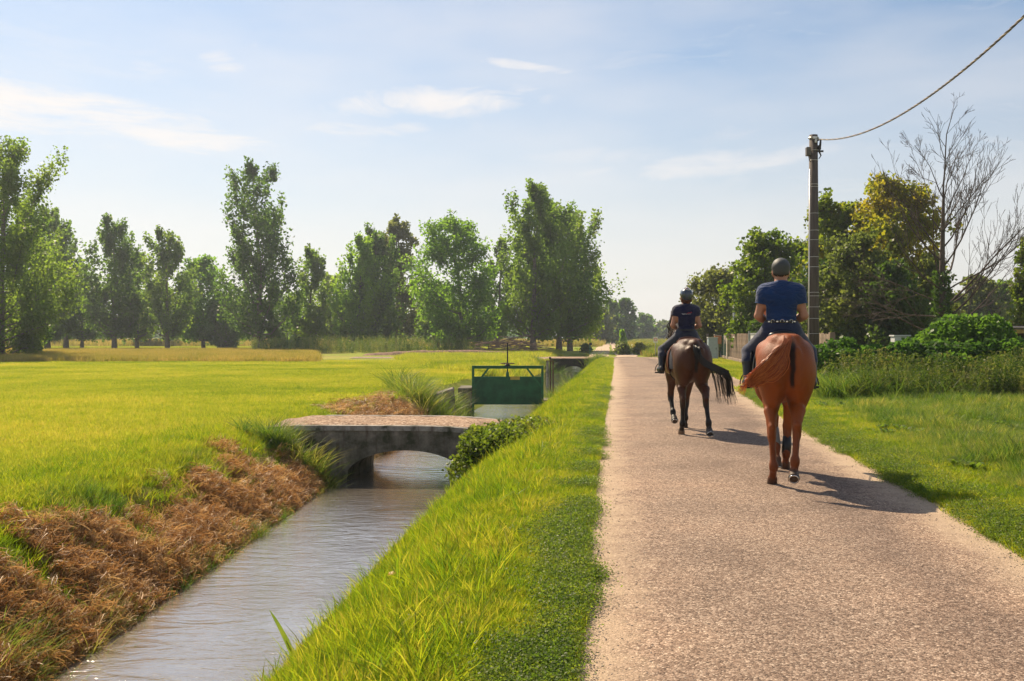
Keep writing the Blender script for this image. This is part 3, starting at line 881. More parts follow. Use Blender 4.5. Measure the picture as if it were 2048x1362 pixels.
# white box in the hedge, shed at the edge
r = empty('utility_cabinet', (XD(1800, 29.5), 29.5, 0)); MB().box((0, 0, 0.78), (0.44, 0.34, 1.56)).build('case', WHITE, r, bevel=0.015)
MB().box((0, 0, 1.585), (0.50, 0.40, 0.04)).build('lid', WHITE, r); MB().box((0.03, -0.175, 0.9), (0.3, 0.012, 1.1)).build('door', plain('cabinet_door', (0.55, 0.56, 0.56), 0.5, var=0.05), r)
tag(r, 'white utility cabinet poking out of the vine hedge', 'cabinet')
r = empty('garden_shed', (XD(2085, 36), 36, 0))
shedw = plain('shed_dark_boards', (0.055, 0.045, 0.045), 0.85, var=0.25)
MB().box((0, 1.5, 0.85), (3.0, 3.0, 1.7)).build('wall', shedw, r)
MB().box((0, 1.2, 1.90), (3.7, 3.9, 0.05), Matrix.Rotation(0.03, 3, 'X')).build('roof', plain('shed_roof', (0.06, 0.055, 0.05), 0.8), r)
MB().box((0, -0.72, 1.78), (3.7, 0.04, 0.20)).build('fascia', plain('ochre_board', (0.26, 0.18, 0.06), 0.8, var=0.2), r)
dr = MB().box((-0.9, -0.03, 0.8), (0.8, 0.05, 1.5)).build('door', plain('shed_door', (0.03, 0.04, 0.055), 0.7), r)
MB().box((-0.6, -0.07, 0.8), (0.04, 0.04, 0.14)).build('handle', GREY, dr)
tag(r, 'dark low shed with an ochre fascia board behind the vine mound', 'shed')

# ------------------------------------------------------------------ road sign, small post
r = empty('road_sign', (XD(1311, 80), 80, 0))
MB().tube([(0, 0, 0), (0, 0, ZD(674, 80))], 0.03, 8).build('post', GREY, r)
pl = MB().box((0, -0.05, ZD(679.5, 80)), (0.34, 0.02, 0.48)).build('plate', plain('sign_white', (0.78, 0.76, 0.72), 0.4, var=0.04), r)
MB().torus((0, -0.064, ZD(679.0, 80)), 0.115, 0.022, axis=(0, 1, 0), n=28, m=6).build('red_ring', plain('sign_red', (0.55, 0.03, 0.03), 0.4, var=0.05), pl)
tag(r, 'small white road sign with a red ring on a thin post', 'road sign')
r = empty('marker_post', (XD(1180, 92), 92, 0)); MB().box((0, 0, 0.42), (0.12, 0.12, 0.9)).build('shaft', GREEN, r); MB().box((0.05, 0, 0.94), (0.26, 0.16, 0.24)).build('head', DARKMETAL, r, bevel=0.03)
tag(r, 'short dark green marker post by the farm track', 'post')

# ------------------------------------------------------------------ heap of cut branches
def brush_pile():
    d = 96.0
    r = empty('brush_pile', (XD(1020, d), d, 0))
    rng = np.random.default_rng(5)
    bark = plain('cut_branch_bark', (0.24, 0.15, 0.10), 0.9, var=0.35, vscale=2)
    for i in range(64):
        L = rng.uniform(1.2, 4.6); a = rng.normal(0.0, 0.38) + (math.pi if rng.random() < 0.5 else 0)
        x = rng.uniform(-2.6, 2.4); y = rng.uniform(-0.8, 0.9); h = 1.35 * max(0.1, 1 - (x / 3.3) ** 2) * rng.random() + 0.08
        tilt = rng.normal(0.0, 0.17)
        dx, dy, dz = math.cos(a) * L / 2, math.sin(a) * L / 2 * 0.5, math.sin(tilt) * L / 2
        b = rng.normal(0, 0.09, 3)
        rad = rng.uniform(0.022, 0.065)
        z0 = max(0.05, h - dz); z1 = max(0.05, h + dz)
        MB().tube([(x - dx, y - dy, z0), (x + b[0], y + b[1], h + abs(b[2])), (x + dx, y + dy, z1)], [rad, rad * 0.8, rad * 0.4], 5).build('branch', bark, r)
    tag(r, 'long heap of cut branches lying at the field edge under the poplars', 'brush pile')
brush_pile()

# ------------------------------------------------------------------ trees
BARK = plain('poplar_bark', (0.17, 0.135, 0.11), 0.95, var=0.25, vscale=5, bump=0.5, bscale=8)
BARKD = plain('dark_bark', (0.07, 0.055, 0.045), 0.95, var=0.25, vscale=5)
BARKG = plain('dead_grey_bark', (0.085, 0.062, 0.052), 0.95, var=0.25, vscale=3)
L_POP = leaf_mat('poplar_leaf', [(0.04, 0.08, 0.014), (0.075, 0.125, 0.017), (0.13, 0.17, 0.022)], 0.64, 2.9, patch=0.25, noise_s=0.35, rough=0.5, spec=0.25)
L_BRI = leaf_mat('bright_leaf', [(0.055, 0.115, 0.012), (0.095, 0.175, 0.016), (0.15, 0.235, 0.022)], 0.64, 2.5, patch=0.25, noise_s=0.35, rough=0.42)
L_OLI = leaf_mat('olive_leaf', [(0.05, 0.075, 0.02), (0.09, 0.115, 0.028), (0.14, 0.15, 0.04)], 0.55, 2.2, patch=0.25, noise_s=0.35, rough=0.45)
L_AUT = leaf_mat('turning_leaf', [(0.045, 0.085, 0.010), (0.085, 0.135, 0.012), (0.14, 0.17, 0.014), (0.22, 0.18, 0.015)], 0.58, 2.2, patch=0.30, noise_s=0.55, rough=0.42)
L_DRK = leaf_mat('dark_leaf', [(0.028, 0.06, 0.011), (0.05, 0.09, 0.014), (0.09, 0.13, 0.02)], 0.5, 2.2, patch=0.25, noise_s=0.5, rough=0.4, spec=0.45)

def tubes_np(paths, n=5):
    """paths: list of (points (k,3), radii (k)) -> V, F"""
    V = []; F = []; b = 0
    ang = np.arange(n) * 2 * np.pi / n
    for P, R in paths:
        P = np.asarray(P, float); R = np.asarray(R, float); k = len(P)
        d = np.gradient(P, axis=0); d /= np.linalg.norm(d, axis=1)[:, None] + 1e-9
        ref = np.array([1.0, 0.13, 0.07]) if abs(d[0][0]) < 0.8 else np.array([0, 1.0, 0.1])
        x = np.cross(d, ref); x /= np.linalg.norm(x, axis=1)[:, None] + 1e-9
        y = np.cross(d, x)
        ring = P[:, None, :] + (x[:, None, :] * np.cos(ang)[None, :, None] + y[:, None, :] * np.sin(ang)[None, :, None]) * R[:, None, None]
        V.append(ring.reshape(-1, 3))
        I = b + np.arange(k * n).reshape(k, n)
        J = np.roll(I, -1, 1)
        F.append(np.stack([I[:-1], J[:-1], J[1:], I[1:]], -1).reshape(-1, 4))
        b += k * n
    return np.concatenate(V), np.concatenate(F)

def tree(name, label, px, d, top, hw, seed, mat, style='poplar', base_z=None, clear=0.14, leaf=0.30, nleaf=5200, group=None, bark=BARK, trunk_r=None, cat='tree', gap=0.0, lean=0.0):
    r = np.random.default_rng(seed)
    x0 = XD(px, d); H = ZD(top, d) * 0.965; R = hw / FPX * d
    root = empty(name, (x0, d, 0.0))
    tr = trunk_r or 0.018 * H
    k = 9
    tz = np.linspace(-0.1, H * 0.93, k)
    wob = np.cumsum(r.normal(0, 0.012 * H, (k, 2)), 0) * (np.linspace(0, 1, k)[:, None])
    T = np.column_stack([wob[:, 0] + lean * tz, wob[:, 1], tz])
    TR = tr * (1 - np.linspace(0, 1, k)) ** 0.8 + 0.015; TR[0] *= 1.35
    paths = [(T, TR)]
    tp = lambda z: np.array([np.interp(z, tz, T[:, 0]), np.interp(z, tz, T[:, 1]), z])
    if style == 'poplar':
        env = lambda t: np.interp(t, [0, 0.12, 0.35, 0.6, 0.85, 1], [0.55, 0.95, 1.0, 0.90, 0.62, 0.30])
        nl = 34; elev = (0.75, 1.2)
    elif style == 'spire':
        env = lambda t: np.interp(t, [0, 0.15, 0.35, 0.55, 0.8, 1], [0.6, 1.0, 1.0, 0.78, 0.72, 0.35])
        nl = 36; elev = (0.85, 1.25)
    elif style == 'round':
        env = lambda t: np.interp(t, [0, 0.15, 0.45, 0.75, 0.93, 1], [0.6, 0.95, 1.0, 0.85, 0.5, 0.25])
        nl = 36; elev = (0.35, 1.1)
    else:   # bush
        env = lambda t: np.interp(t, [0, 0.3, 0.6, 0.85, 1], [0.95, 1.0, 0.9, 0.6, 0.3])
        nl = 40; elev = (0.1, 1.1)
    z0 = clear * H
    C = []; W = []
    tips = []
    for i in range(nl):
        t = ((i + r.random()) / nl) ** 1.05
        zt = z0 + t * (H - z0)                          # height the limb's tip region reaches
        az = i * 2.39996 + r.normal() * 0.35
        reach = R * float(env(t)) * r.uniform(0.62, 1.08)
        el = r.uniform(*elev)
        rise = min(reach * math.tan(el), zt * 0.6)
        zs = max(z0 * 0.8, zt - rise)
        zs = min(zs, H * 0.9)
        a = tp(zs)
        u = np.linspace(0, 1, 6)
        ctr = tp(min(zt, H * 0.92))
        ox, oy = math.cos(az) * reach, math.sin(az) * reach
        b = np.column_stack([a[0] + (ctr[0] + ox - a[0]) * u ** 0.85, a[1] + (ctr[1] + oy - a[1]) * u ** 0.85, zs + (zt - zs) * u ** 1.25])
        b[1:-1] += r.normal(0, 0.03 * reach + 0.02, (4, 3))
        lr = tr * 0.34 * (1 - 0.75 * t)
        paths.append((b, np.linspace(lr, 0.012, 6)))
        # foliage hangs on side shoots along the limb
        ns = int(7 + 5 * r.random())
        for j in range(ns):
            if r.random() < gap: continue
            s = r.uniform(0.28, 1.0)
            p = np.array([np.interp(s, u, b[:, q]) for q in range(3)])
            sh = reach * 0.30 * r.uniform(0.4, 1.0) + 0.15 * R
            az2 = r.random() * 6.283
            up = r.uniform(0.7, 2.6) if style in ('poplar', 'spire') else r.uniform(-0.3, 1.2)
            dv = np.array([math.cos(az2), math.sin(az2), up]); dv /= np.linalg.norm(dv)
            q = p + dv * sh
            if j % 2 == 0: paths.append((np.array([p, (p + q) / 2 + r.normal(0, 0.03, 3), q]), np.array([0.022, 0.016, 0.008])))
            m = 12
            for _ in range(3):
                C.append(p + (q - p) * r.uniform(0.2, 1.1)); W.append(sh)
        C.append(b[-1]); W.append(0.25 * R); C.append(b[-2]); W.append(0.3 * R)
    for _ in range(int(10)):       # leader shoots at the very top
        C.append(tp(H * 0.93) + np.array([r.normal() * 0.10 * R, r.normal() * 0.10 * R, r.uniform(-0.12, 0.07) * H * 0.5])); W.append(0.22 * R)
    C = np.array(C); W = np.array(W)
    pick = r.integers(0, len(C), nleaf)
    P = C[pick] + np.clip(r.normal(0, 1, (nleaf, 3)), -1.6, 1.6) * (0.19 * W[pick] + 0.07)[:, None] * (np.array([0.78, 0.78, 1.75]) if style in ('poplar', 'spire') else np.array([1, 1, 1.2]))
    P[:, 2] = np.maximum(P[:, 2], 0.15)
    V, F = tubes_np(paths, 6)
    link('trunk', mesh_np('trunk', V, F), bark, root, True)
    V, F = leaf_quads(P, np.full(nleaf, leaf), r, aspect=0.9)
    link('crown', mesh_np('crown', V, F), mat, root)
    tag(root, label, cat, group)
    return root

GP = 'poplars along the far side of the field'
POPLARS = [
 # px, dist, top, half width, seed, mat, style, leaves, label
 (0, 72, 262, 118, 1, L_POP, 'poplar', 20000, 'broad dark poplar whose leaves hang down to the ripe grass', 0.05),
 (50, 84, 400, 60, 71, L_POP, 'poplar', 8500, 'poplar growing into the broad low-hanging one', 0.06),
 (95, 118, 410, 54, 2, L_POP, 'poplar', 6000, 'poplar standing behind the gap after the two merged ones', 0.14),
 (132, 130, 440, 36, 3, L_POP, 'spire', 3600, 'slim pointed poplar between two fuller neighbours', 0.2),
 (164, 132, 520, 42, 4, L_POP, 'round', 3200, 'short dark tree beside the slim pointed poplar', 0.2),
 (229, 119, 436, 66, 5, L_POP, 'poplar', 6800, 'full poplar with several blunt upright spires over a clean trunk', 0.17),
 (274, 132, 500, 50, 6, L_POP, 'poplar', 3800, 'olive green poplar tucked behind the full blunt topped one', 0.2),
 (335, 120, 456, 56, 7, L_POP, 'poplar', 4600, 'loose poplar with a forked bare trunk showing through its leaves', 0.2),
 (407, 130, 506, 58, 8, L_BRI, 'round', 5200, 'bright green rounded tree left of the tallest poplar', 0.16),
 (452, 128, 585, 40, 9, L_BRI, 'round', 2400, 'low pale green young tree close by the tallest poplar', 0.1),
 (521, 113, 326, 86, 10, L_POP, 'spire', 9600, 'tallest poplar with spreading vase shaped top and bare limb', 0.12),
 (617, 122, 496, 46, 11, L_POP, 'poplar', 3800, 'thin airy poplar right beside the tallest one', 0.2),
 (660, 136, 545, 40, 12, L_POP, 'round', 2600, 'small dim tree behind the airy poplar', 0.2),
 (712, 119, 474, 58, 13, L_BRI, 'poplar', 6000, 'yellow green poplar with a feathery top beside the olive tree', 0.12),
 (745, 122, 456, 62, 14, L_POP, 'poplar', 6500, 'dark dense poplar between the feathery one and the olive tree', 0.14),
 (796, 131, 424, 46, 15, L_OLI, 'round', 6500, 'greyish olive tall round topped tree with an ivy clad trunk', 0.2),
 (874, 136, 560, 44, 16, L_POP, 'round', 3000, 'low dark tree behind the bright full poplar', 0.2),
 (924, 108, 424, 84, 17, L_BRI, 'round', 9800, 'bright full poplar standing alone by the brush pile', 0.15),
 (995, 122, 470, 36, 18, L_POP, 'poplar', 2600, 'narrow poplar peeping out behind the brush pile', 0.2),
 (1066, 103, 366, 82, 19, L_POP, 'poplar', 10500, 'tall dense poplar with a thick pale trunk at the brush pile end', 0.16),
 (1118, 108, 388, 84, 20, L_POP, 'poplar', 9500, 'dense poplar nearest the canal crossing', 0.17),
 (1140, 113, 412, 80, 21, L_POP, 'poplar', 8000, 'ragged poplar leaning out towards the farm track', 0.14),
]
for px, d, top, hw, sd_, mt, st, nl_, lab, cl in POPLARS:
    tree('poplar_tree', lab, px, d, top, hw * 1.12, sd_, mt, st, clear=cl * 0.7, leaf=0.0026 * d, nleaf=int(nl_ * 2.0), group=GP)

# second, dim row further back, seen between the trunks
GB = 'trees of the dim second row'
ROWL = ['behind the broad low-hanging poplar', 'behind the poplar next to the broad one', 'between the short dark tree and the full blunt topped poplar', 'between the olive green poplar and the loose forked one',
        'between the loose forked poplar and the bright rounded tree', 'just left of the tallest poplar trunk', 'between the tallest poplar and the airy one', 'behind the feathery yellow green poplar',
        'beside the ivy clad olive tree', 'behind the low dark tree near the bright full poplar', 'behind the brush pile and the narrow poplar']
for i, (px, top, hw) in enumerate([(30, 560, 60), (105, 590, 46), (190, 585, 50), (300, 580, 48), (375, 590, 45), (480, 600, 50), (575, 590, 46), (690, 590, 44), (830, 570, 50), (890, 600, 36), (960, 610, 44)]):
    tree('row_tree', 'dim second-row tree ' + ROWL[i], px, 168 + 9 * (i % 3), top - 5, hw * 1.1, 60 + i, L_POP, 'bush', clear=0.10, leaf=0.45, nleaf=2200, group=GB)
# low dark shrubs under them
for i, (px, d, top, hw, lab) in enumerate([(563, 140, 672, 16, 'round dark shrub between two poplar trunks near the tallest poplar'), (598, 138, 655, 15, 'upright dark shrub by the airy poplar'), (797, 132, 615, 18, 'column of dark ivy round the olive tree trunk')]):
    tree('field_shrub', lab, px, d, top, hw, 90 + i, L_DRK, 'bush', clear=0.02, leaf=0.3, nleaf=1300, cat='shrub', bark=BARKD)
# trees down the farm track
for px, d, top, hw, sd_, mt, st, lab in [
    (1196, 215, 612, 30, 31, L_OLI, 'round', 'hazy tree just past the poplars where the farm track begins'),
    (1224, 240, 598, 24, 32, L_POP, 'poplar', 'left one of a pair of hazy tall trees by the farm track'),
    (1250, 236, 596, 26, 33, L_POP, 'poplar', 'right one of a pair of hazy tall trees by the farm track'),
    (1287, 290, 628, 24, 34, L_POP, 'round', 'round hazy bluish tree beyond the road sign'),
    (1335, 340, 644, 36, 35, L_OLI, 'round', 'pale hazy spreading tree far behind the road sign'),
    (1390, 340, 640, 36, 36, L_OLI, 'round', 'pale hazy tree far behind the bay horse rider'),
    (1246, 150, 660, 6, 37, L_BRI, 'poplar', 'small bright conifer shaped sapling by the farm track')]:
    tree('track_tree', lab, px, d, top, hw, sd_, mt, st, clear=0.06, leaf=0.0032 * d, nleaf=3000 if hw > 10 else 500, cat='tree')
# bushes at the start of the track
for px, d, top, hw, sd_, lab in [(1246, 86, 685, 19, 41, 'dusty green bush at the corner of the crossing and the farm track'), (1279, 92, 688, 16, 42, 'low scrubby bush near the road sign'), (1172, 98, 690, 12, 43, 'dark little bush by the green marker post')]:
    tree('track_bush', lab, px, d, top, hw, sd_, L_OLI if sd_ < 43 else L_DRK, 'bush', clear=0.02, leaf=0.16, nleaf=1500, cat='bush', bark=BARKD)

# right-hand garden
RIGHT = [
 (1442, 72, 535, 70, 51, L_OLI, 'round', 9000, 0.10, 0.18, 'dark green garden tree behind the floodlight masts'),
 (1532, 60, 458, 74, 52, L_AUT, 'round', 10000, 0.12, 0.17, 'yellowing maple behind the taller floodlight mast'),
 (1600, 62, 480, 70, 53, L_AUT, 'round', 8000, 0.1, 0.17, 'shady green tree behind the rider in the polo shirt'),
 (1668, 55, 390, 76, 54, L_AUT, 'round', 10000, 0.14, 0.165, 'tall yellowing maple just beyond the utility pole'),
 (1768, 52, 348, 104, 55, L_AUT, 'round', 18000, 0.14, 0.155, 'tallest yellowing maple beside the dead tree'),
 (1712, 46, 468, 90, 56, L_OLI, 'bush', 11000, 0.05, 0.125, 'grey green willowy bush under the yellowing maples'),
 (1648, 49, 520, 66, 57, L_DRK, 'bush', 8000, 0.03, 0.14, 'dark undergrowth bush right behind the utility pole'),
 (1790, 44, 530, 80, 58, L_DRK, 'bush', 10500, 0.03, 0.13, 'dark spreading bush below the dead tree branches'),
 (1560, 56, 585, 50, 59, L_DRK, 'bush', 6000, 0.03, 0.15, 'dark bush behind the white sheet metal gate'),
 (1860, 47, 500, 40, 60, L_OLI, 'bush', 5200, 0.05, 0.13, 'ivy thicket clinging round the dead tree trunk'),
 (1955, 95, 552, 46, 61, L_OLI, 'round', 5000, 0.1, 0.3, 'hazy olive tree beyond the shed, left one'),
 (2005, 100, 560, 40, 62, L_POP, 'round', 4500, 0.1, 0.3, 'hazy green tree beyond the shed, right one'),
 (2070, 48, 470, 44, 63, L_AUT, 'round', 7000, 0.1, 0.15, 'yellow green tree overhanging the dark shed'),
]
for px, d, top, hw, sd_, mt, st, nl_, cl, lf, lab in RIGHT:
    tree('garden_tree' if st == 'round' else 'garden_bush', lab, px, d, top, hw * 1.15, sd_, mt, st, clear=cl, leaf=lf * 1.25, nleaf=int(nl_ * 1.6), bark=BARKD, cat='tree' if st == 'round' else 'bush', gap=0.05)

# dead tree
def dead_tree():
    d = 40.0; x0 = XD(1884, d); H = ZD(198, d) * 0.97
    r = np.random.default_rng(4)
    root = empty('dead_tree', (x0, d, 0))
    paths = {'trunk': [], 'limb': [], 'twig': []}
    TH = 0.64
    def grow(p, dirv, L, rad, depth, lift):
        k = 7
        pts = [np.array(p)]; dv = np.array(dirv, float)
        for i in range(k):
            dv = dv + r.normal(0, 0.09, 3) + np.array([0, 0, lift]); dv /= np.linalg.norm(dv)
            pts.append(pts[-1] + dv * L / k)
        pts = np.array(pts); R = np.linspace(rad * TH, max(rad * 0.25 * TH, 0.006), k + 1)
        paths['limb' if depth <= 1 else 'twig'].append((pts, R))
        if depth >= 4 or L < 0.35: return
        n = {0: 9, 1: 7, 2: 4, 3: 2}[depth]
        for j in range(n):
            s = r.uniform(0.25, 0.98); i = int(s * k)
            q = pts[i]; ax = pts[min(i + 1, k)] - pts[max(i - 1, 0)]; ax /= np.linalg.norm(ax)
            a = r.normal(size=3); a -= ax * a.dot(ax); a /= np.linalg.norm(a)
            an = r.uniform(0.3, 0.75)
            nd = ax * math.cos(an) + a * math.sin(an)
            grow(q, nd, L * r.uniform(0.34, 0.60) * (1.15 - 0.4 * s), max(R[i] / TH * 0.55, 0.009), depth + 1, lift * 0.9)
    tz = np.linspace(-0.1, H * 0.66, 8)
    T = np.column_stack([np.interp(tz, [0, 4, 8], [0.05, 0.0, 0.08]), 0 * tz, tz])
    paths['trunk'].append((T, np.linspace(0.20, 0.055, 8)))
    grow(T[-1], (0.03, 0, 1), H * 0.33, 0.072, 1, 0.03)
    for z, dx, L, rad, lf in [(1.7, 0.9, 4.2, 0.07, 0.13), (2.2, 0.85, 4.6, 0.08, 0.20), (2.6, 0.6, 5.4, 0.085, 0.09), (3.3, 0.8, 4.4, 0.07, 0.14), (3.8, -0.5, 3.6, 0.06, 0.07), (4.3, 0.45, 4.6, 0.07, 0.09), (4.9, -0.6, 3.6, 0.06, 0.09), (5.4, 0.35, 3.9, 0.055, 0.07), (5.7, -0.45, 3.4, 0.05, 0.07), (6.3, 0.4, 3.1, 0.05, 0.05), (6.5, -0.4, 2.9, 0.045, 0.05),
                          (7.0, 0.3, 2.7, 0.045, 0.05), (7.1, -0.35, 2.6, 0.045, 0.05), (4.6, -0.8, 3.4, 0.06, 0.13), (3.4, -0.75, 3.6, 0.06, 0.14), (3.9, 0.7, 4.4, 0.07, 0.12), (5.1, 0.55, 3.9, 0.06, 0.10), (5.8, 0.5, 3.3, 0.05, 0.08), (2.7, 0.9, 4.6, 0.07, 0.16),
                          (1.6, -1.0, 3.9, 0.065, 0.035), (2.3, -0.95, 3.7, 0.055, 0.02), (2.9, -0.9, 3.3, 0.05, 0.0)]:
        dirv = np.array([dx, r.normal(0, 0.35), 0.28 + (1 - abs(dx)) * 0.9]); dirv /= np.linalg.norm(dirv)
        grow((np.interp(z, tz, T[:, 0]), 0, z), dirv, L, rad, 1, lf)
    for nm in ('trunk', 'limb', 'twig'):
        V, F = tubes_np(paths[nm], 7 if nm == 'trunk' else 4)
        o = link({'trunk': 'trunk', 'limb': 'limbs', 'twig': 'twigs'}[nm], mesh_np(nm, V, F), BARKG, root, True)
    # ivy on the trunk
    n = 1500
    z = r.uniform(0.2, 4.2, n) ** 1.0; a = r.random(n) * 6.283; rr = 0.22 + np.abs(r.normal(0, 0.16, n)) * (1 - z / 7)
    P = np.column_stack([np.cos(a) * rr, np.sin(a) * rr, z])
    V, F = leaf_quads(P, np.full(n, 0.13), r)
    link('ivy', mesh_np('ivy', V, F), L_DRK, root)
    tag(root, 'bare dead tree with ivy on its trunk and long drooping branches', 'tree')
dead_tree()

# far-off wood that closes the horizon
def far_wood():
    r = np.random.default_rng(77)
    C = []; S = []
    for i in range(230):
        a = r.uniform(-0.75, 0.75); d = r.uniform(330, 560)
        x, y = math.tan(a) * d, d
        H = r.uniform(5, 12.5) * (0.7 + 0.6 * vnoise(np.array(x * 0.01), np.array(y * 0.01))); R = r.uniform(3, 7)
        m = 230
        u = r.normal(size=(m, 3)); u /= np.linalg.norm(u, axis=1)[:, None]
        rad = r.random(m) ** 0.33
        C.append(np.array([x, y, H * 0.5]) + u * rad[:, None] * np.array([R, R, H * 0.5])); S.append(np.full(m, 1.5))
    C = np.concatenate(C); S = np.concatenate(S)
    V, F = leaf_quads(C, S, r)
    o = link('far_wood', mesh_np('far_wood', V, F), L_POP)
    tag(o, 'far-off hazy wood closing the horizon behind the fields', 'wood', kind='stuff')
far_wood()

# ------------------------------------------------------------------ grass, hay, weeds
G_VERGE = leaf_mat('verge_blade', [(0.0684, 0.1325, 0.0096), (0.1425, 0.2120, 0.0112), (0.2394, 0.2703, 0.0128), (0.3648, 0.3074, 0.0480)], 0.55, 1.85, patch=0.28, noise_s=0.9, rnd=0.4, rough=0.4)
G_FIELD = leaf_mat('field_blade', [(0.1120, 0.1749, 0.0168), (0.2072, 0.2491, 0.0206), (0.2968, 0.3021, 0.0337), (0.4032, 0.3392, 0.0616)], 0.55, 1.8, patch=0.42, noise_s=0.16, rnd=0.35, rough=0.45)
G_DARK = leaf_mat('knotgrass_leaf', [(0.0580, 0.1037, 0.0160), (0.1015, 0.1586, 0.0192), (0.1885, 0.2196, 0.0288)], 0.5, 1.9, patch=0.25, noise_s=1.2, rnd=0.4)
G_MEAD = leaf_mat('meadow_blade', [(0.0473, 0.0998, 0.0180), (0.0893, 0.1522, 0.0216), (0.1575, 0.2100, 0.0324), (0.2835, 0.2625, 0.0656)], 0.5, 1.8, patch=0.42, noise_s=0.5, rnd=0.4)
G_RIPE = leaf_mat('ripe_grass_blade', [(0.18, 0.20, 0.03), (0.31, 0.26, 0.06), (0.43, 0.32, 0.10)], 0.5, 1.5, patch=0.3, noise_s=0.15, rnd=0.45, ts=(1, 0.95, 0.7))
G_HAY = leaf_mat('mown_hay_stalk', [(0.1680, 0.0840, 0.0312), (0.3584, 0.1920, 0.0750), (0.5376, 0.3240, 0.1438), (0.6496, 0.4560, 0.2250)], 0.35, 1.25, patch=0.3, noise_s=1.6, rnd=0.5, ts=(1, 0.9, 0.7))
G_BRAM = leaf_mat('bramble_leaf', [(0.05, 0.09, 0.012), (0.09, 0.14, 0.016), (0.15, 0.185, 0.025), (0.20, 0.15, 0.04)], 0.48, 1.9, patch=0.3, noise_s=1.5, rnd=0.3)
G_WEED = leaf_mat('weed_leaf', [(0.035, 0.075, 0.010), (0.07, 0.12, 0.014), (0.13, 0.17, 0.028), (0.22, 0.21, 0.07)], 0.45, 1.8, patch=0.25, noise_s=0.9, rnd=0.45)
G_VINE = leaf_mat('vine_leaf', [(0.04, 0.095, 0.0160), (0.07, 0.145, 0.0208), (0.12, 0.20, 0.0320)], 0.48, 2.0, patch=0.3, noise_s=1.1, rnd=0.3, rough=0.5, spec=0.22)

VERGE_T = [proto(blades_mesh('verge_tuft', 46, 0.072, 0.0050, 0.085, 0.5, s, 0.5), G_VERGE) for s in range(6)]
VERGE_L = [proto(blades_mesh('long_tuft', 12, 0.15, 0.0065, 0.06, 0.5, 20 + s, 0.45), G_VERGE) for s in range(4)]
FIELD_T = [proto(blades_mesh('field_tuft', 30, 0.075, 0.007, 0.12, 0.4, 40 + s, 0.4), G_FIELD) for s in range(5)]
FIELD_F = [proto(blades_mesh('field_patch', 60, 0.085, 0.016, 0.34, 0.35, 60 + s, 0.4, seg=2), G_FIELD) for s in range(4)]
MEAD_T = [proto(blades_mesh('meadow_tuft', 34, 0.24, 0.010, 0.13, 0.5, 80 + s, 0.5), G_MEAD) for s in range(6)]
RIPE_T = [proto(blades_mesh('ripe_tuft', 80, 0.40, 0.026, 0.65, 0.26, 100 + s, 0.3, seg=2), G_RIPE) for s in range(4)]
REED_T = [proto(blades_mesh('bank_sedge', 40, 0.55, 0.014, 0.13, 0.75, 120 + s, 0.4, 0.7, seg=4), G_MEAD) for s in range(3)]

def hay_mesh(name, seed, n=80, R=0.15, h=0.03):
    r = np.random.default_rng(seed); V = []; F = []
    for i in range(n):
        a = r.random() * 6.283; rr = R * math.sqrt(r.random()); c = np.array([rr * math.cos(a), rr * math.sin(a), r.random() * h])
        da = r.random() * 6.283; L = r.uniform(0.04, 0.13); w = r.uniform(0.0009, 0.0020)
        d = np.array([math.cos(da), math.sin(da), r.normal() * 0.22]); q = np.array([-math.sin(da), math.cos(da), r.normal() * 0.6]) * w
        bow = np.array([q[0] / w * r.normal() * 0.007, q[1] / w * r.normal() * 0.007, r.random() * 0.012])
        b = len(V)
        for k in range(4):
            t = k / 3 - 0.5
            p = c + d * L * t + bow * (1 - 4 * t * t)
            V += [p - q, p + q]
        for k in range(3): F.append((b + 2 * k, b + 2 * k + 1, b + 2 * k + 3, b + 2 * k + 2))
    return mesh_np(name, V, F)
HAY_T = [proto(hay_mesh('hay_wisp', 140 + s), G_HAY) for s in range(6)]

def herb_mesh(name, seed, n=90, R=0.10, h=0.06, s=0.011):
    r = np.random.default_rng(seed)
    P = np.column_stack([r.normal(0, R * 0.5, n), r.normal(0, R * 0.5, n), r.random(n) * h + 0.004])
    V, F = leaf_quads(P, np.full(n, s), r, up=1.2, aspect=0.55)
    return mesh_np(name, V, F)
HERB_T = [proto(herb_mesh('herb_mat', 160 + s), G_DARK) for s in range(5)]

def weed_mesh(name, seed, h=0.9, n=70, spike=True):
    """tall leafy stems with a drooping seed spike"""
    r = np.random.default_rng(seed); V = []; F = []
    for st in range(4):
        bx, by = r.normal(0, 0.08, 2); hh = h * r.uniform(0.65, 1.1); a = r.random() * 6.283; ln = r.uniform(0.05, 0.25)
        pts = [np.array([bx + math.cos(a) * ln * t * t, by + math.sin(a) * ln * t * t, hh * t]) for t in np.linspace(0, 1, 6)]
        b = len(V)
        for p in pts: V += [p + np.array([-0.004, 0, 0]), p + np.array([0.004, 0.003, 0])]
        for k in range(5): F.append((b + 2 * k, b + 2 * k + 1, b + 2 * k + 3, b + 2 * k + 2))
        C = []
        for _ in range(n // 4):
            t = r.uniform(0.08, 0.92); i = min(4, int(t * 5)); p = pts[i] + (pts[i + 1] - pts[i]) * (t * 5 - i)
            C.append(p + r.normal(0, 0.045, 3))
        v, f = leaf_quads(np.array(C), np.full(len(C), 0.085), r, up=0.4, aspect=0.38)
        F += [tuple(q) for q in (f + len(V))]; V += list(v)
        if spike:
            C = np.array([pts[-1] + np.array([math.cos(a) * 0.05 * t * t, math.sin(a) * 0.05 * t * t, 0.09 * t - 0.05 * t * t]) + r.normal(0, 0.006, 3) for t in np.linspace(-0.4, 1.3, 16)])
            v, f = leaf_quads(C, np.full(len(C), 0.03), r)
            F += [tuple(q) for q in (f + len(V))]; V += list(v)
    return mesh_np(name, np.array(V), np.array(F))
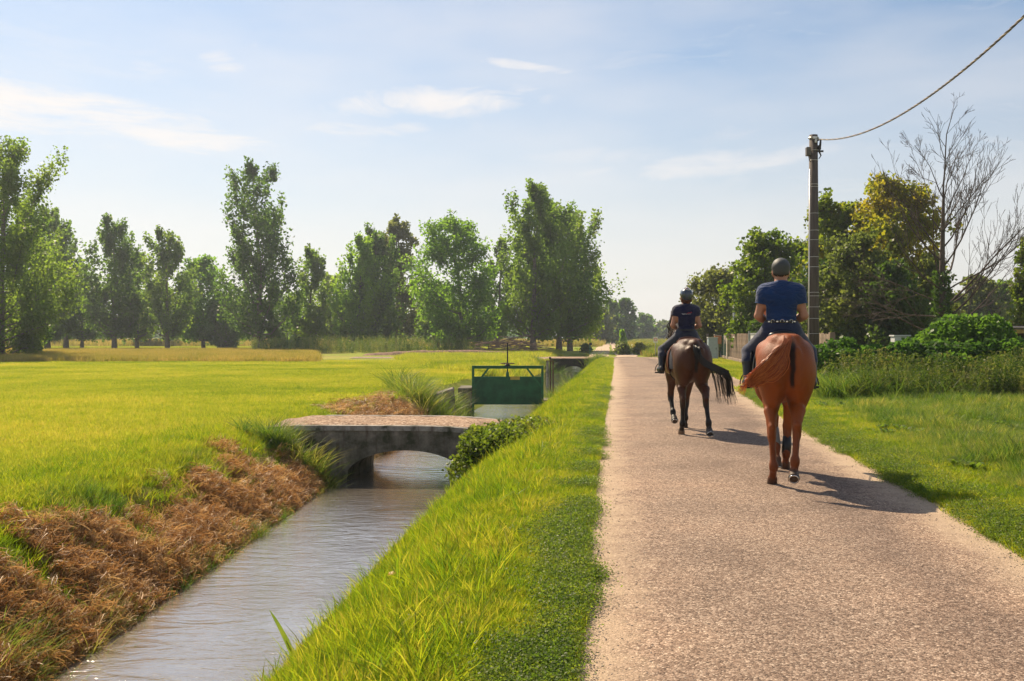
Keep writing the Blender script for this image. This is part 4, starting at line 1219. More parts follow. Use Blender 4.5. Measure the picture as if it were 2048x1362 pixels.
WEED_T = [proto(weed_mesh('tall_weed', 180 + s), G_WEED) for s in range(6)]

def pts_in(n, x0, x1, y0, y1, keep, yexp=1.0, dist=None):
    """random ground points; x0, x1 functions of y; density falls with distance by yexp"""
    u = RNG.random(n)
    y = y0 * (y1 / y0) ** u if yexp == 'log' else y0 + (y1 - y0) * u ** yexp
    x = x0(y) + (x1(y) - x0(y)) * RNG.random(n)
    k = keep(x, y)
    x, y = x[k], y[k]
    return np.column_stack([x, y, gz(x, y) - 0.008])
def slope_rot(P, amt=1.0, jit=0.15):
    e = 0.05; x, y = P[:, 0], P[:, 1]
    sx = (gz(x + e, y) - gz(x - e, y)) / (2 * e); sy = (gz(x, y + e) - gz(x, y - e)) / (2 * e)
    n = len(P); rot = np.zeros((n, 3))
    rot[:, 0] = np.arctan(sy) * amt + RNG.normal(0, jit, n); rot[:, 1] = -np.arctan(sx) * amt + RNG.normal(0, jit, n)
    rot[:, 2] = RNG.random(n) * 6.283
    return rot
def in_view(x, y, m=1.15): return np.abs(x) < (0.5145 * m * y + 1.2)
BR = lambda x, y: (y > 16.75 - 0.06 * x) & (y < 19.2 - 0.06 * x) & (x < 0.15) & (x > -3.95)          # the gravel deck
CR = lambda x, y: (y > 72.3 - 0.05 * x) & (y < 77.7 - 0.05 * x)                                    # the crossing road

# -- verge between canal and road
keep = lambda x, y: in_view(x, y) & ~BR(x, y) & ~CR(x, y) & (gz(x, y) > WATER_Z - 0.02)
P = pts_in(60000, lambda y: XR(y) - 0.03, lambda y: RL(y) - 0.02, 3.0, 72.5, keep, 'log')
sc = (0.75 + 0.5 * RNG.random(len(P))) * (0.85 + 0.010 * P[:, 1]) * (0.75 + 0.5 * fbm(P[:, 0] * 0.9, P[:, 1] * 0.9, 2))
edge = sstep(0.10, 0.55, RL(P[:, 1]) - P[:, 0]); sc *= (0.75 + 0.25 * edge) * 0.88
scatter('verge_grass', P, VERGE_T, sc, slope_rot(P, 0.6), 'bright yellow green grass on the verge between canal and road', 'grass')
P = pts_in(2600, lambda y: XR(y) - 0.02, lambda y: RL(y) - 0.5, 3.0, 40, keep, 'log')
scatter('verge_long_grass', P, VERGE_L, 0.7 + 0.7 * RNG.random(len(P)), slope_rot(P, 0.5), 'longer grass blades sticking out of the verge beside the water', 'grass')
# -- knotgrass creeping onto both road edges
def edge_pts(n, side, y0, y1, w):
    y = y0 * (y1 / y0) ** RNG.random(n)
    t = np.abs(RNG.normal(0, 0.5, n)) * w
    wob = (fbm(y * 1.6, y * 0 + (3 if side < 0 else 8), 3) - 0.5) * 0.42
    x = (RL(y) - 0.03 + wob * 0.75 - t) if side < 0 else (RR(y) + 0.04 - wob * 0.7 + t)
    k = in_view(x, y) & ~CR(x, y)
    x, y = x[k], y[k]
    return np.column_stack([x, y, np.maximum(gz(x, y), 0.0) - 0.004])
P = np.concatenate([edge_pts(8000, -1, 3.0, 30, 0.34), edge_pts(6500, 1, 5.0, 30, 0.50)])
P = P[RNG.random(len(P)) < np.where(P[:, 0] < RL(P[:, 1]) + 1, np.interp(P[:, 1], [5, 9, 16], [1.0, 0.6, 0.25]), 0.7)]
P = P[RNG.random(len(P)) < sstep(0.3, 0.55, fbm(P[:, 0] * 1.5 + 5, P[:, 1] * 1.5, 2))]
scatter('knotgrass', P, HERB_T, (0.7 + 0.7 * RNG.random(len(P))) * (1 + 0.012 * P[:, 1]), None, 'dark low knotgrass creeping over both edges of the road', 'ground cover')
# -- left field
keepf = lambda x, y: in_view(x, y) & ~BR(x, y) & ~CR(x, y)
P = pts_in(52000, lambda y: -0.56 * y - 1.5, lambda y: XL(y) - 1.05, 7.5, 30, keepf, 'log')
thin = fbm(P[:, 0] * 0.5, P[:, 1] * 0.5, 2)
scatter('field_grass', P, FIELD_T, (0.7 + 0.6 * RNG.random(len(P))) * (0.7 + 0.012 * P[:, 1]) * (0.6 + 0.6 * thin), slope_rot(P, 0.5), 'short sunlit grass of the mown field by the canal', 'grass')
P = pts_in(30000, lambda y: -0.56 * y - 2, lambda y: XL(y) - 1.2, 26, 64, keepf, 'log')
scatter('far_field_grass', P, FIELD_F, (0.7 + 0.5 * RNG.random(len(P))) * (0.55 + 0.011 * P[:, 1]), None, 'short yellow green grass of the far part of the mown field', 'grass')
P = pts_in(15000, lambda y: -0.56 * y - 2, lambda y: XL(y) - 2.0, 110, 165, keepf, 'log')
scatter('strip_grass', P, FIELD_F, (1.2 + 0.8 * RNG.random(len(P))), None, 'green mown strip under the poplar row', 'grass')
# ripe tall grass band in front of the poplars, and rough ground behind them
def ripe_keep(x, y): return in_view(x, y) & (x < -0.20 * y) & (y > 60.5 + (fbm(x * 0.2, x * 0, 2) - 0.5) * 5 + 0.02 * x)
P = pts_in(11000, lambda y: -0.56 * y - 2, lambda y: y * 0 - 8, 58, 112, ripe_keep, 'log')
scatter('ripe_grass', P, RIPE_T, (0.6 + 0.5 * RNG.random(len(P))), None, 'tan ripe tall grass band in front of the poplars', 'grass')
P = pts_in(9000, lambda y: -0.56 * y - 2, lambda y: y * 0.085, 165, 320, lambda x, y: in_view(x, y), 'log')
scatter('rough_pasture', P, RIPE_T, (1.6 + 1.4 * RNG.random(len(P))), None, 'rough tan pasture seen beyond the poplar trunks', 'grass')
P = pts_in(6500, lambda y: 0.11 * y + 2.5, lambda y: y * 0.3 + 4, 80, 260, lambda x, y: in_view(x, y) & ~CR(x, y), 'log')
scatter('track_side_grass', P, [RIPE_T[0], RIPE_T[1]] + [proto(blades_mesh('track_tuft', 60, 0.4, 0.03, 0.6, 0.3, 230 + s, 0.4, seg=2), G_MEAD) for s in range(3)], (0.7 + 0.7 * RNG.random(len(P))) * (0.6 + 0.006 * P[:, 1]), None, 'wild mixed grass beside the farm track beyond the crossing', 'grass')
P = pts_in(7000, lambda y: -0.2 * y + 6, lambda y: np.minimum(RL(y) - 0.2, 0.0966 * y - 2.2), 44, 130, lambda x, y: in_view(x, y) & ~CR(x, y) & ((x < XL(y) - 0.2) | (x > XR(y) + 0.1)) & ((x > -9) | (y > 100)), 'log')
scatter('bank_top_grass', P, [proto(blades_mesh('bank_tuft', 50, 0.26, 0.02, 0.4, 0.4, 240 + s, 0.5, seg=2), G_FIELD) for s in range(3)], 0.6 + 0.6 * RNG.random(len(P)), None, 'rough grass along the far stretch of the canal', 'grass')

# -- mown hay and tufts on the left bank
def bank(n, s0, s1, y0, y1):
    y = y0 * (y1 / y0) ** RNG.random(n); s = s0 + (s1 - s0) * RNG.random(n)
    x = XL(y) - s
    k = in_view(x, y)
    x, y = x[k], y[k]
    return np.column_stack([x, y, gz(x, y)]), (XL(y) - x)
P, s = bank(22000, 0.06, 1.25, 5.5, 16.7)
k = RNG.random(len(P)) < np.clip(1.25 - s * 1.25 + (fbm(P[:, 0] * 1.8, P[:, 1] * 1.8, 2) - 0.5) * 2.4, 0, 1)
P = P[k]
scatter('mown_hay', P, HAY_T, (0.7 + 0.7 * RNG.random(len(P))), slope_rot(P, 1.0, 0.3), 'matted brown mown hay lying on the canal bank', 'hay')
P, s = bank(520, 0.1, 1.5, 21.0, 27.0)
scatter('mown_hay_heap', P, HAY_T, (1.0 + 0.8 * RNG.random(len(P))), slope_rot(P, 1.0, 0.3), 'brown hay heap on the bank beyond the bridge', 'hay')
P, s = bank(8000, -0.04, 2.3, 5.5, 16.4)
nn = fbm(P[:, 0] * 1.3, P[:, 1] * 1.3, 2)
k = (s < 0.16) & (nn > 0.42) & (RNG.random(len(P)) < 0.7) | (s > 0.5) & (RNG.random(len(P)) < sstep(0.45, 1.0, s)) | (nn > 0.62) & (RNG.random(len(P)) < 0.5)
P = P[k]
scatter('bank_grass', P, VERGE_L + VERGE_T[:3], (0.5 + 0.55 * RNG.random(len(P))), slope_rot(P, 0.5), 'green grass tufts growing through the hay on the canal bank', 'grass')
P, s = bank(4200, -0.05, 1.25, 5.5, 16.0)
nn = fbm(P[:, 0] * 1.1 + 9, P[:, 1] * 1.1, 2)
P = P[((s < 0.2) & (nn > 0.45)) | ((nn > 0.50) & (RNG.random(len(P)) < 0.6))]
P[:, 2] += 0.03
scatter('bank_weeds', P, MEAD_T + VERGE_L, 0.28 + 0.38 * RNG.random(len(P)), slope_rot(P, 0.3), 'green grass clumps along the waterline below the hay', 'grass')
# -- sedge hanging over the bridge abutments and the sluice
def clumps(lst):
    out = []
    for x, y, n, sp, s in lst:
        for i in range(n):
            xx, yy = x + RNG.normal() * sp, y + RNG.normal() * sp
            out.append((xx, yy, float(gz(xx, yy)) - 0.02, s * (0.6 + 0.7 * RNG.random())))
    return np.array(out)
Q = clumps([(-3.85, 16.45, 26, 0.14, 0.66), (-3.95, 17.0, 14, 0.16, 0.5), (-3.45, 16.45, 26, 0.13, 0.72), (-3.15, 16.5, 14, 0.10, 0.6), (-4.2, 16.7, 10, 0.2, 0.5), (-3.6, 7.2, 34, 0.16, 0.42), (-3.85, 7.7, 16, 0.15, 0.36), (-3.45, 8.4, 12, 0.10, 0.34), (-2.35, 27.6, 60, 0.35, 1.1), (-2.0, 29.6, 30, 0.25, 1.0), (-2.9, 29.0, 26, 0.4, 1.0),
            (-3.2, 7.9, 10, 0.12, 0.45), (-3.3, 6.9, 16, 0.18, 0.5), (-3.18, 12.3, 22, 0.10, 0.42), (-3.15, 11.2, 14, 0.10, 0.4), (-3.12, 13.2, 12, 0.10, 0.4), (3.0, 70.6, 22, 0.35, 1.3), (5.9, 70.6, 22, 0.4, 1.3), (2.3, 70.2, 16, 0.4, 1.2), (-1.75, 30.6, 20, 0.2, 0.9), (1.2, 32.6, 20, 0.25, 0.7), (1.0, 31.2, 14, 0.2, 0.5), (2.2, 42.0, 16, 0.3, 0.8)])
scatter('bank_sedge', Q[:, :3], REED_T, Q[:, 3], None, 'dark arching sedge clumps hanging over the canal at the bridge and sluice', 'sedge')

# -- right-hand meadow, then the tall weeds in front of the hedge
HEDGE_Y = 24.4
keepm = lambda x, y: in_view(x, y, 1.1) & ((x < FENCE(y) - 0.2) | (y < 26.0))
P = pts_in(26000, lambda y: RR(y) + 0.45 + 0.0 * y, lambda y: 0.56 * y + 2.0, 5.0, 27, keepm, 'log')
off = P[:, 0] - RR(P[:, 1])
sc = (0.35 + 0.65 * sstep(0.6, 2.2, off)) * (0.6 + 0.7 * RNG.random(len(P))) * (0.5 + fbm(P[:, 0] * 0.5, P[:, 1] * 0.5, 2)) * np.where(P[:, 1] > 15, 0.75, 1.0)
scatter('meadow_grass', P, MEAD_T + VERGE_L[:2], sc * np.where(fbm(P[:, 0] * 0.9 + 3, P[:, 1] * 0.9, 2) > 0.60, 0.95, 0.55), None, 'lush green meadow grass between the road and the vine hedge', 'grass')
P = pts_in(9000, lambda y: RR(y) + 0.05, lambda y: RR(y) + 1.5, 5.0, 45, in_view, 'log')
scatter('roadside_grass', P, VERGE_T, 0.55 + 0.5 * RNG.random(len(P)), None, 'short bright grass along the riders\' side of the road', 'grass')
P = pts_in(3500, lambda y: RR(y) + 0.05, lambda y: FENCE(y) - 0.15, 28, 72, in_view, 1.0)
scatter('fence_side_grass', P, FIELD_F, 0.8 + 0.6 * RNG.random(len(P)), None, 'short grass strip at the foot of the yard fences', 'grass')
P = pts_in(2600, lambda y: y * 0 + 7.6, lambda y: y * 0 + 18, 23.6, 26.5, lambda x, y: (x > 8.0 + 0.12 * (y - 24)) & (RNG.random(len(x)) < sstep(7.6, 9.2, x)), 1.0)
sc = (0.7 + 0.5 * RNG.random(len(P))) * np.interp(P[:, 1], [23.6, 25.0, 26.5], [0.55, 0.85, 0.95]) * (0.55 + 0.9 * fbm(P[:, 0] * 0.8, P[:, 1] * 0.8, 2))
scatter('tall_weeds', P, WEED_T, sc, None, 'tall seeding weeds crowding the foot of the vine hedge', 'weeds')
Q = clumps([(8.1, 24.2, 26, 0.3, 1.1), (8.8, 23.8, 18, 0.4, 0.9), (10.5, 23.6, 10, 0.6, 0.8), (7.6, 26.5, 20, 0.3, 1.1)])
scatter('hedge_foot_sedge', Q[:, :3], REED_T, Q[:, 3], None, 'arching pale grass clumps at the hedge corner by the utility pole', 'sedge')

def dock_mesh(name, seed):
    r = np.random.default_rng(seed); V = []; F = []
    for i in range(9):
        a = i * 2.4 + r.normal() * 0.3; L = r.uniform(0.14, 0.26); w = L * 0.16; ca, sa = math.cos(a), math.sin(a); b = len(V)
        for t, q, z in ((0.0, 0.15, 0.0), (0.3, 0.9, 0.5), (0.65, 1.0, 0.75), (1.0, 0.05, 0.62)):
            V += [(ca * L * t * 0.75 - sa * w * q, sa * L * t * 0.75 + ca * w * q, L * z * 0.8), (ca * L * t * 0.75 + sa * w * q, sa * L * t * 0.75 - ca * w * q, L * z * 0.8)]
        for k in range(3): F.append((b + 2 * k, b + 2 * k + 1, b + 2 * k + 3, b + 2 * k + 2))
    return mesh_np(name, V, F)
DOCK_T = [proto(dock_mesh('dock_plant', 300 + s), G_DARK) for s in range(4)]
P = pts_in(1500, lambda y: RR(y) + 0.9, lambda y: 0.56 * y + 2.0, 6.0, 24, lambda x, y: in_view(x, y, 1.1) & (fbm(x * 0.7, y * 0.7, 2) > 0.52), 'log')
scatter('dock_leaves', P, DOCK_T, 0.35 + 0.5 * RNG.random(len(P)), None, 'broad dark dock leaves dotted through the meadow grass', 'weeds')
# -- vine-covered hedge (leaves over a wire fence) and the vine mound
def vine_mass(name, label, blobs, n, size, core=True, mat=G_VINE, zmin=0.03, rag=0.06):
    """blobs: (cx, cy, cz, rx, ry, rz); leaves lie over their surfaces"""
    r = np.random.default_rng(len(blobs) * 7 + n)
    B = np.array(blobs, float)
    wgt = B[:, 3] * B[:, 5] + B[:, 3] * B[:, 4]; wgt /= wgt.sum()
    k = r.choice(len(B), n, p=wgt)
    u = r.normal(size=(n, 3)); u /= np.linalg.norm(u, axis=1)[:, None]
    u[:, 2] = np.abs(u[:, 2]) * np.where(r.random(n) < 0.25, -1, 1)
    rad = 0.84 + 0.20 * r.random(n) ** 0.5 + np.abs(r.normal(0, rag, n))
    P = B[k, :3] + u * rad[:, None] * B[k, 3:]
    inside = np.zeros(n, bool)
    for b in B:
        inside |= (((P - b[:3]) / (b[3:] * 0.78)) ** 2).sum(1) < 1
    P = P[~inside & (P[:, 2] > zmin)]
    o0 = Vector(B[:, :3].mean(0)); o0.z = 0
    root = empty(name, o0)
    V, F = leaf_quads(P - np.array(o0), np.full(len(P), size), r, up=0.5, aspect=0.95)
    link('leaves', mesh_np('leaves', V, F), mat, root)
    m = MB()                       # woody tangle the leaves hang on
    for b in B:
        for i in range(7):
            a = r.random() * 6.283
            p0 = (b[0] - o0.x + math.cos(a) * b[3] * 0.3, b[1] - o0.y + math.sin(a) * b[4] * 0.3, min(0.0, b[2] - b[5] * 0.8))
            p1 = (b[0] - o0.x + math.cos(a + 1) * b[3] * 0.6, b[1] - o0.y + math.sin(a + 1) * b[4] * 0.6, b[2] * 0.9)
            p2 = (b[0] - o0.x + math.cos(a + 2) * b[3] * 0.8, b[1] - o0.y + math.sin(a + 2) * b[4] * 0.8, b[2] + b[5] * 0.3)
            m.tube([p0, p1, p2], [0.02, 0.015, 0.008], 4)
    m.build('stems', BARKD, root)
    tag(root, label, 'hedge')
    return root
hb = []
for i in range(17):
    x = 8.4 + i * 0.42; y = 27.3 - 0.02 * i
    hb.append((x, y + RNG.normal() * 0.15, 0.66, 0.42, 0.55, 0.66 + RNG.normal() * 0.09))
    if i % 2: hb.append((x + 0.2, y - 0.1, 1.03, 0.40, 0.42, 0.27 + RNG.normal() * 0.05))
vine_mass('vine_hedge', 'long low hedge smothered in green vine leaves beside the meadow', hb, 22000, 0.115)
mb_ = [(XD(1925, 28), 28.2, 1.05, 0.95, 0.8, 1.02), (XD(1985, 27.6), 27.8, 1.05, 0.72, 0.7, 1.02), (XD(1875, 28.5), 28.6, 1.0, 0.6, 0.6, 0.80), (XD(1955, 28), 27.6, 0.6, 1.0, 0.6, 0.7), (XD(2040, 26), 26.6, 0.4, 0.9, 0.6, 0.62), (XD(1900, 26.5), 26.6, 0.45, 1.0, 0.5, 0.62)]
vine_mass('vine_mound', 'rounded mound of vine leaves heaped next to the dark shed', mb_, 12000, 0.125)
# creeping bramble over the bridge's road-side end, and weeds on the verge
vine_mass('bramble_patch', 'dark leafy bramble covering the road side end of the bridge',
          [(-0.48, 16.35, -0.42, 0.32, 0.30, 0.36), (-0.25, 16.2, -0.22, 0.42, 0.40, 0.24), (0.10, 16.4, -0.06, 0.42, 0.5, 0.18), (-0.66, 16.15, -0.68, 0.30, 0.30, 0.26), (0.35, 16.9, -0.01, 0.34, 0.5, 0.14), (-0.05, 15.7, -0.12, 0.35, 0.4, 0.18), (-0.55, 16.6, -0.25, 0.22, 0.25, 0.25)], 14000, 0.05, mat=G_BRAM, zmin=WATER_Z + 0.02, rag=0.22)
# scrub at the edge of the ripe field, shaded weeds under the trees
P = pts_in(1500, lambda y: -0.26 * y, lambda y: -0.03 * y, 84, 106, in_view, 1.0)
P = P[(np.abs(P[:, 0] + 0.16 * P[:, 1]) < 6) & (P[:, 1] > 96) | (P[:, 1] > 98)]
scatter('field_edge_scrub', P, WEED_T, 0.9 + 0.9 * RNG.random(len(P)), None, 'dark scrub along the far edge of the field', 'scrub')
# dug earth bank by the brush pile
def dirt_bank():
    xs = np.linspace(XD(725, 84), XD(1045, 90), 60); V = []; F = []
    for i, x in enumerate(xs):
        h = 0.42 * math.sin(math.pi * i / 59) ** 0.4 * (0.7 + 0.6 * float(vnoise(np.array(x * 1.3), np.array(0.5))))
        y = 84 + 6 * i / 59
        for t, hh in ((-0.7, 0), (-0.3, 0.7), (0.1, 1), (0.6, 0.8), (1.1, 0)):
            V.append((x, y + t, max(-0.05, h * hh + 0.05 * float(vnoise(np.array(x * 4.0), np.array(t * 5.0))) - 0.03)))
    for i in range(59):
        for k in range(4):
            a = i * 5 + k; F.append((a, a + 5, a + 6, a + 1))
    me = bpy.data.meshes.new('earth_bank'); me.from_pydata(V, [], F); me.update()
    o = link('earth_bank', me, plain('turned_brown_earth', (0.20, 0.115, 0.07), 0.95, var=0.3, vscale=3, bump=0.6, bscale=6), None, True)
    tag(o, 'low bank of turned brown earth at the far field edge', 'earth bank', kind='structure')
dirt_bank()
# loose stones on the road edges
def pebbles():
    bm = bmesh.new(); bmesh.ops.create_icosphere(bm, subdivisions=1, radius=0.5)
    r = np.random.default_rng(3)
    for v in bm.verts: v.co *= 0.75 + 0.5 * r.random(); v.co.z *= 0.6
    me = bpy.data.meshes.new('pebble'); bm.to_mesh(me)
    m1 = plain('grey_pebble', (0.24, 0.19, 0.15), 0.9, var=0.3); m2 = plain('pale_pebble', (0.42, 0.34, 0.26), 0.9, var=0.2)
    me.materials.append(m1); me2 = me.copy(); me2.materials.clear(); me2.materials.append(m2)
    y = 3.2 * (26 / 3.2) ** RNG.random(5200)
    side = RNG.random(5200) < 0.5
    t = RNG.random(5200) ** 1.6 * 0.55
    x = np.where(side, RL(y) + t, RR(y) - t)
    P = np.column_stack([x, y, 0.006 + 0.02 * np.clip(t, 0, 1)])
    scatter('loose_stones', P, [proto(me, m1), proto(me2, m2)], 0.005 + 0.013 * RNG.random(len(P)) ** 3, None, 'small loose stones scattered along the road edges', 'stones')
pebbles()
# single reed leaning over the water, a fallen yellow leaf
def reed():
    x, y = G(592, 1310, -0.72)
    r = empty('reed', (x, y, float(gz(x, y))))
    t0 = np.linspace(0, 1, 9)
    m = MB()
    top = Vector((XD(540, y) - x, -0.03, ZD(1216, y) - float(gz(x, y))))
    pts = [Vector((top.x * t ** 1.5, top.y * t, top.z * t)) for t in t0]
    MB().tube(pts[:5], [0.005, 0.005, 0.0045, 0.004, 0.003], 5).build('stalk', G_MEAD, r)
    V = []; F = []
    for i, t in enumerate(t0):
        w = 0.017 * math.sin(math.pi * min(1, 0.08 + t * 0.92)) ** 0.6 * (1 if t > 0.15 else 0.4)
        V += [pts[i] + Vector((-w, 0, -w * 0.2)), pts[i] + Vector((0, 0.006, 0)), pts[i] + Vector((w, 0, w * 0.4))]
    for i in range(8):
        a = 3 * i; F += [(a, a + 1, a + 4, a + 3), (a + 1, a + 2, a + 5, a + 4)]
    me = bpy.data.meshes.new('leaf_blade'); me.from_pydata([tuple(v) for v in V], [], F); link('leaf_blade', me, G_MEAD, r, True)
    tag(r, 'single broad reed leaf leaning out over the water', 'reed')
    x, y = G(783, 1180, -0.25)
    z = float(gz(x, y)) + 0.10
    me = bpy.data.meshes.new('fallen_leaf'); me.from_pydata([(-0.03, 0, 0), (0, -0.028, 0.012), (0.032, 0, 0.02), (0.012, 0.03, 0.03), (-0.022, 0.026, 0.02)], [], [(0, 1, 2, 3, 4)])
    o = link('fallen_leaf', me, leaf_mat('yellow_leaf', [(0.5, 0.25, 0.01), (0.6, 0.32, 0.01)], 0.4, 1.3)); o.location = (x, y, z)
    tag(o, 'yellow fallen leaf lying on the verge grass', 'leaf')
reed()

# ------------------------------------------------------------------ bodies grown from blended solids
class Prim:
    def __init__(s, kind, col=None, **k):
        s.kind = kind; s.col = col; s.__dict__.update(k)
        if kind == 'rc':
            s.a = np.array(s.a, float); s.b = np.array(s.b, float); m = max(s.ra, s.rb) * max(1, *(1 / q for q in s.fl)) + 0.10
            s.lo = np.minimum(s.a, s.b) - m; s.hi = np.maximum(s.a, s.b) + m
        elif kind == 'el':
            s.c = np.array(s.c, float); s.r = np.array(s.r, float); s.M = np.array(Euler(s.rot).to_matrix()).T
            m = s.r.max() + 0.10; s.lo = s.c - m; s.hi = s.c + m
        elif kind == 'cc':
            s.a = np.array(s.a, float); s.b = np.array(s.b, float); m = max(s.ra, s.rb) + 0.08
            s.lo = np.minimum(s.a, s.b) - m; s.hi = np.maximum(s.a, s.b) + m
    def d(s, P):
        if s.kind == 'rc':
            ab = s.b - s.a; t = np.clip(((P - s.a) @ ab) / max(ab @ ab, 1e-9), 0, 1)
            q = (P - s.a - t[:, None] * ab) * np.array(s.fl)
            return np.sqrt((q * q).sum(1)) - (s.ra + (s.rb - s.ra) * t)
        if s.kind == 'cc':
            ab = s.b - s.a; L = math.sqrt(ab @ ab); n = ab / L
            h = (P - s.a) @ n; q = P - s.a - h[:, None] * n
            t = np.clip(h / L, 0, 1)
            rad = np.sqrt((q * q).sum(1)) - (s.ra + (s.rb - s.ra) * t)
            return np.maximum(rad, np.maximum(-h, h - L))
        q = (P - s.c) @ s.M.T if s.rotated else (P - s.c)
        k0 = np.sqrt(((q / s.r) ** 2).sum(1)); k1 = np.sqrt(((q / s.r ** 2) ** 2).sum(1))
        return np.where(k1 > 1e-6, k0 * (k0 - 1) / np.maximum(k1, 1e-6), -s.r.min())
def rc(a, b, ra, rb, col=None, fl=(1, 1, 1)): return Prim('rc', col, a=a, b=b, ra=ra, rb=rb, fl=fl)
def el(c, r, col=None, rot=(0, 0, 0)): return Prim('el', col, c=c, r=r, rot=rot, rotated=any(rot))
def cc(a, b, ra, rb, col=None): return Prim('cc', col, a=a, b=b, ra=ra, rb=rb)
def smin(a, b, k):
    h = np.clip(0.5 + 0.5 * (b - a) / k, 0, 1)
    return b + (a - b) * h - k * h * (1 - h)

class Field:
    """core prims blended with k; limbs: list of (k, k_join, prims) each joined to the core only"""
    def __init__(s, core, k, limbs=()): s.core, s.k, s.limbs = core, k, limbs
    def prims(s): return list(s.core) + [p for L in s.limbs for p in L[2]]
    def grid(s, lo, hi, h):
        lo = np.array(lo, float); n = np.ceil((np.array(hi) - lo) / h).astype(int) + 1
        ax = [lo[i] + h * np.arange(n[i]) for i in range(3)]
        def group(prims, k):
            D = np.full(n, 9.0)
            for p in prims:
                i0 = np.clip(np.floor((p.lo - lo) / h).astype(int), 0, n); i1 = np.clip(np.ceil((p.hi - lo) / h).astype(int) + 1, 0, n)
                if (i1 <= i0).any(): continue
                g = np.meshgrid(*[ax[q][i0[q]:i1[q]] for q in range(3)], indexing='ij')
                P = np.stack([q.ravel() for q in g], 1)
                v = p.d(P).reshape(g[0].shape)
                sl = tuple(slice(i0[q], i1[q]) for q in range(3))
                D[sl] = smin(D[sl], v, k)
            return D
        C = group(s.core, s.k); R = C.copy()
        for k, kj, prims in s.limbs:
            R = np.minimum(R, smin(C, group(prims, k), kj))
        return R, lo, ax
    def bounds(s, pad=0.05):
        P = s.prims()
        return np.min([p.lo for p in P], 0) + 0.08 - pad, np.max([p.hi for p in P], 0) - 0.08 + pad
    def colors(s, V, soft=0.012):
        W = np.zeros(len(V)); C = np.zeros((len(V), 3))
        P = s.prims(); D = np.stack([p.d(V) for p in P])
        D = D - D.min(0)
        for p, d in zip(P, D):
            if p.col is None: continue
            w = np.exp(-d / soft); W += w; C += w[:, None] * np.array(p.col)
        return C / (W[:, None] + 1e-12)

def surface_nets(D, lo, h):
    S = D < 0
    n = np.array(D.shape)
    c = [S[i:n[0] - 1 + i, j:n[1] - 1 + j, k:n[2] - 1 + k] for i in (0, 1) for j in (0, 1) for k in (0, 1)]
    cnt = sum(q.astype(np.int8) for q in c)
    act = (cnt > 0) & (cnt < 8)
    idx = np.full(act.shape, -1, np.int64); I = np.argwhere(act); idx[act] = np.arange(len(I))
    acc = np.zeros((len(I), 3)); num = np.zeros(len(I))
    corners = [(i, j, k) for i in (0, 1) for j in (0, 1) for k in (0, 1)]
    val = {q: D[I[:, 0] + q[0], I[:, 1] + q[1], I[:, 2] + q[2]] for q in corners}
    for a in corners:
        for ax in range(3):
            if a[ax] == 0:
                b = list(a); b[ax] = 1; b = tuple(b)
                va, vb = val[a], val[b]; m = (va < 0) != (vb < 0)
                t = np.where(m, va / np.where(m, va - vb, 1), 0)
                p = np.array(a, float)[None, :] + np.zeros((len(I), 3)); p[:, ax] += t
                acc[m] += p[m]; num[m] += 1
    V = lo + h * (I + acc / num[:, None])
    F = []
    for ax in range(3):
        u, w = [(1, 2), (2, 0), (0, 1)][ax]
        sl0 = [slice(None)] * 3; sl1 = [slice(None)] * 3
        sl0[ax] = slice(0, -1); sl1[ax] = slice(1, None)
        A = S[tuple(sl0)]; B = S[tuple(sl1)]
        E = np.argwhere(A != B)
        E = E[(E[:, u] > 0) & (E[:, w] > 0) & (E[:, u] < n[u] - 1) & (E[:, w] < n[w] - 1)]
        if not len(E): continue
        sign = A[E[:, 0], E[:, 1], E[:, 2]]
        def cell(du, dw):
            q = E.copy(); q[:, u] -= du; q[:, w] -= dw
            return idx[q[:, 0], q[:, 1], q[:, 2]]
        f = np.stack([cell(1, 1), cell(0, 1), cell(0, 0), cell(1, 0)], 1)
        f[~sign] = f[~sign][:, ::-1]
        F.append(f)
    return V, np.concatenate(F)
def grow(name, field, h, mat, parent, color=True, clip=None, offset=0.0, shell=None, bounds=None, soft=0.012, recolor=None):
    """mesh the field (offset outwards; clip = list of functions that cut)"""
    lo, hi = bounds if bounds else field.bounds()
    D, lo, ax = field.grid(lo, hi, h)
    D = D - offset
    if shell is not None: D = np.abs(D) - shell
    if clip:
        X, Y, Z = np.meshgrid(*ax, indexing='ij', sparse=True)
        for fn in clip: D = np.maximum(D, fn(X, Y, Z))
    V, F = surface_nets(D, lo, h)
    me = mesh_np(name, V, F)
    if color:
        C = field.colors(V, soft)
        if recolor is not None: C = recolor(V, C)
        set_color(me, 'col', C)
    o = link(name, me, mat, parent, True)
    return o

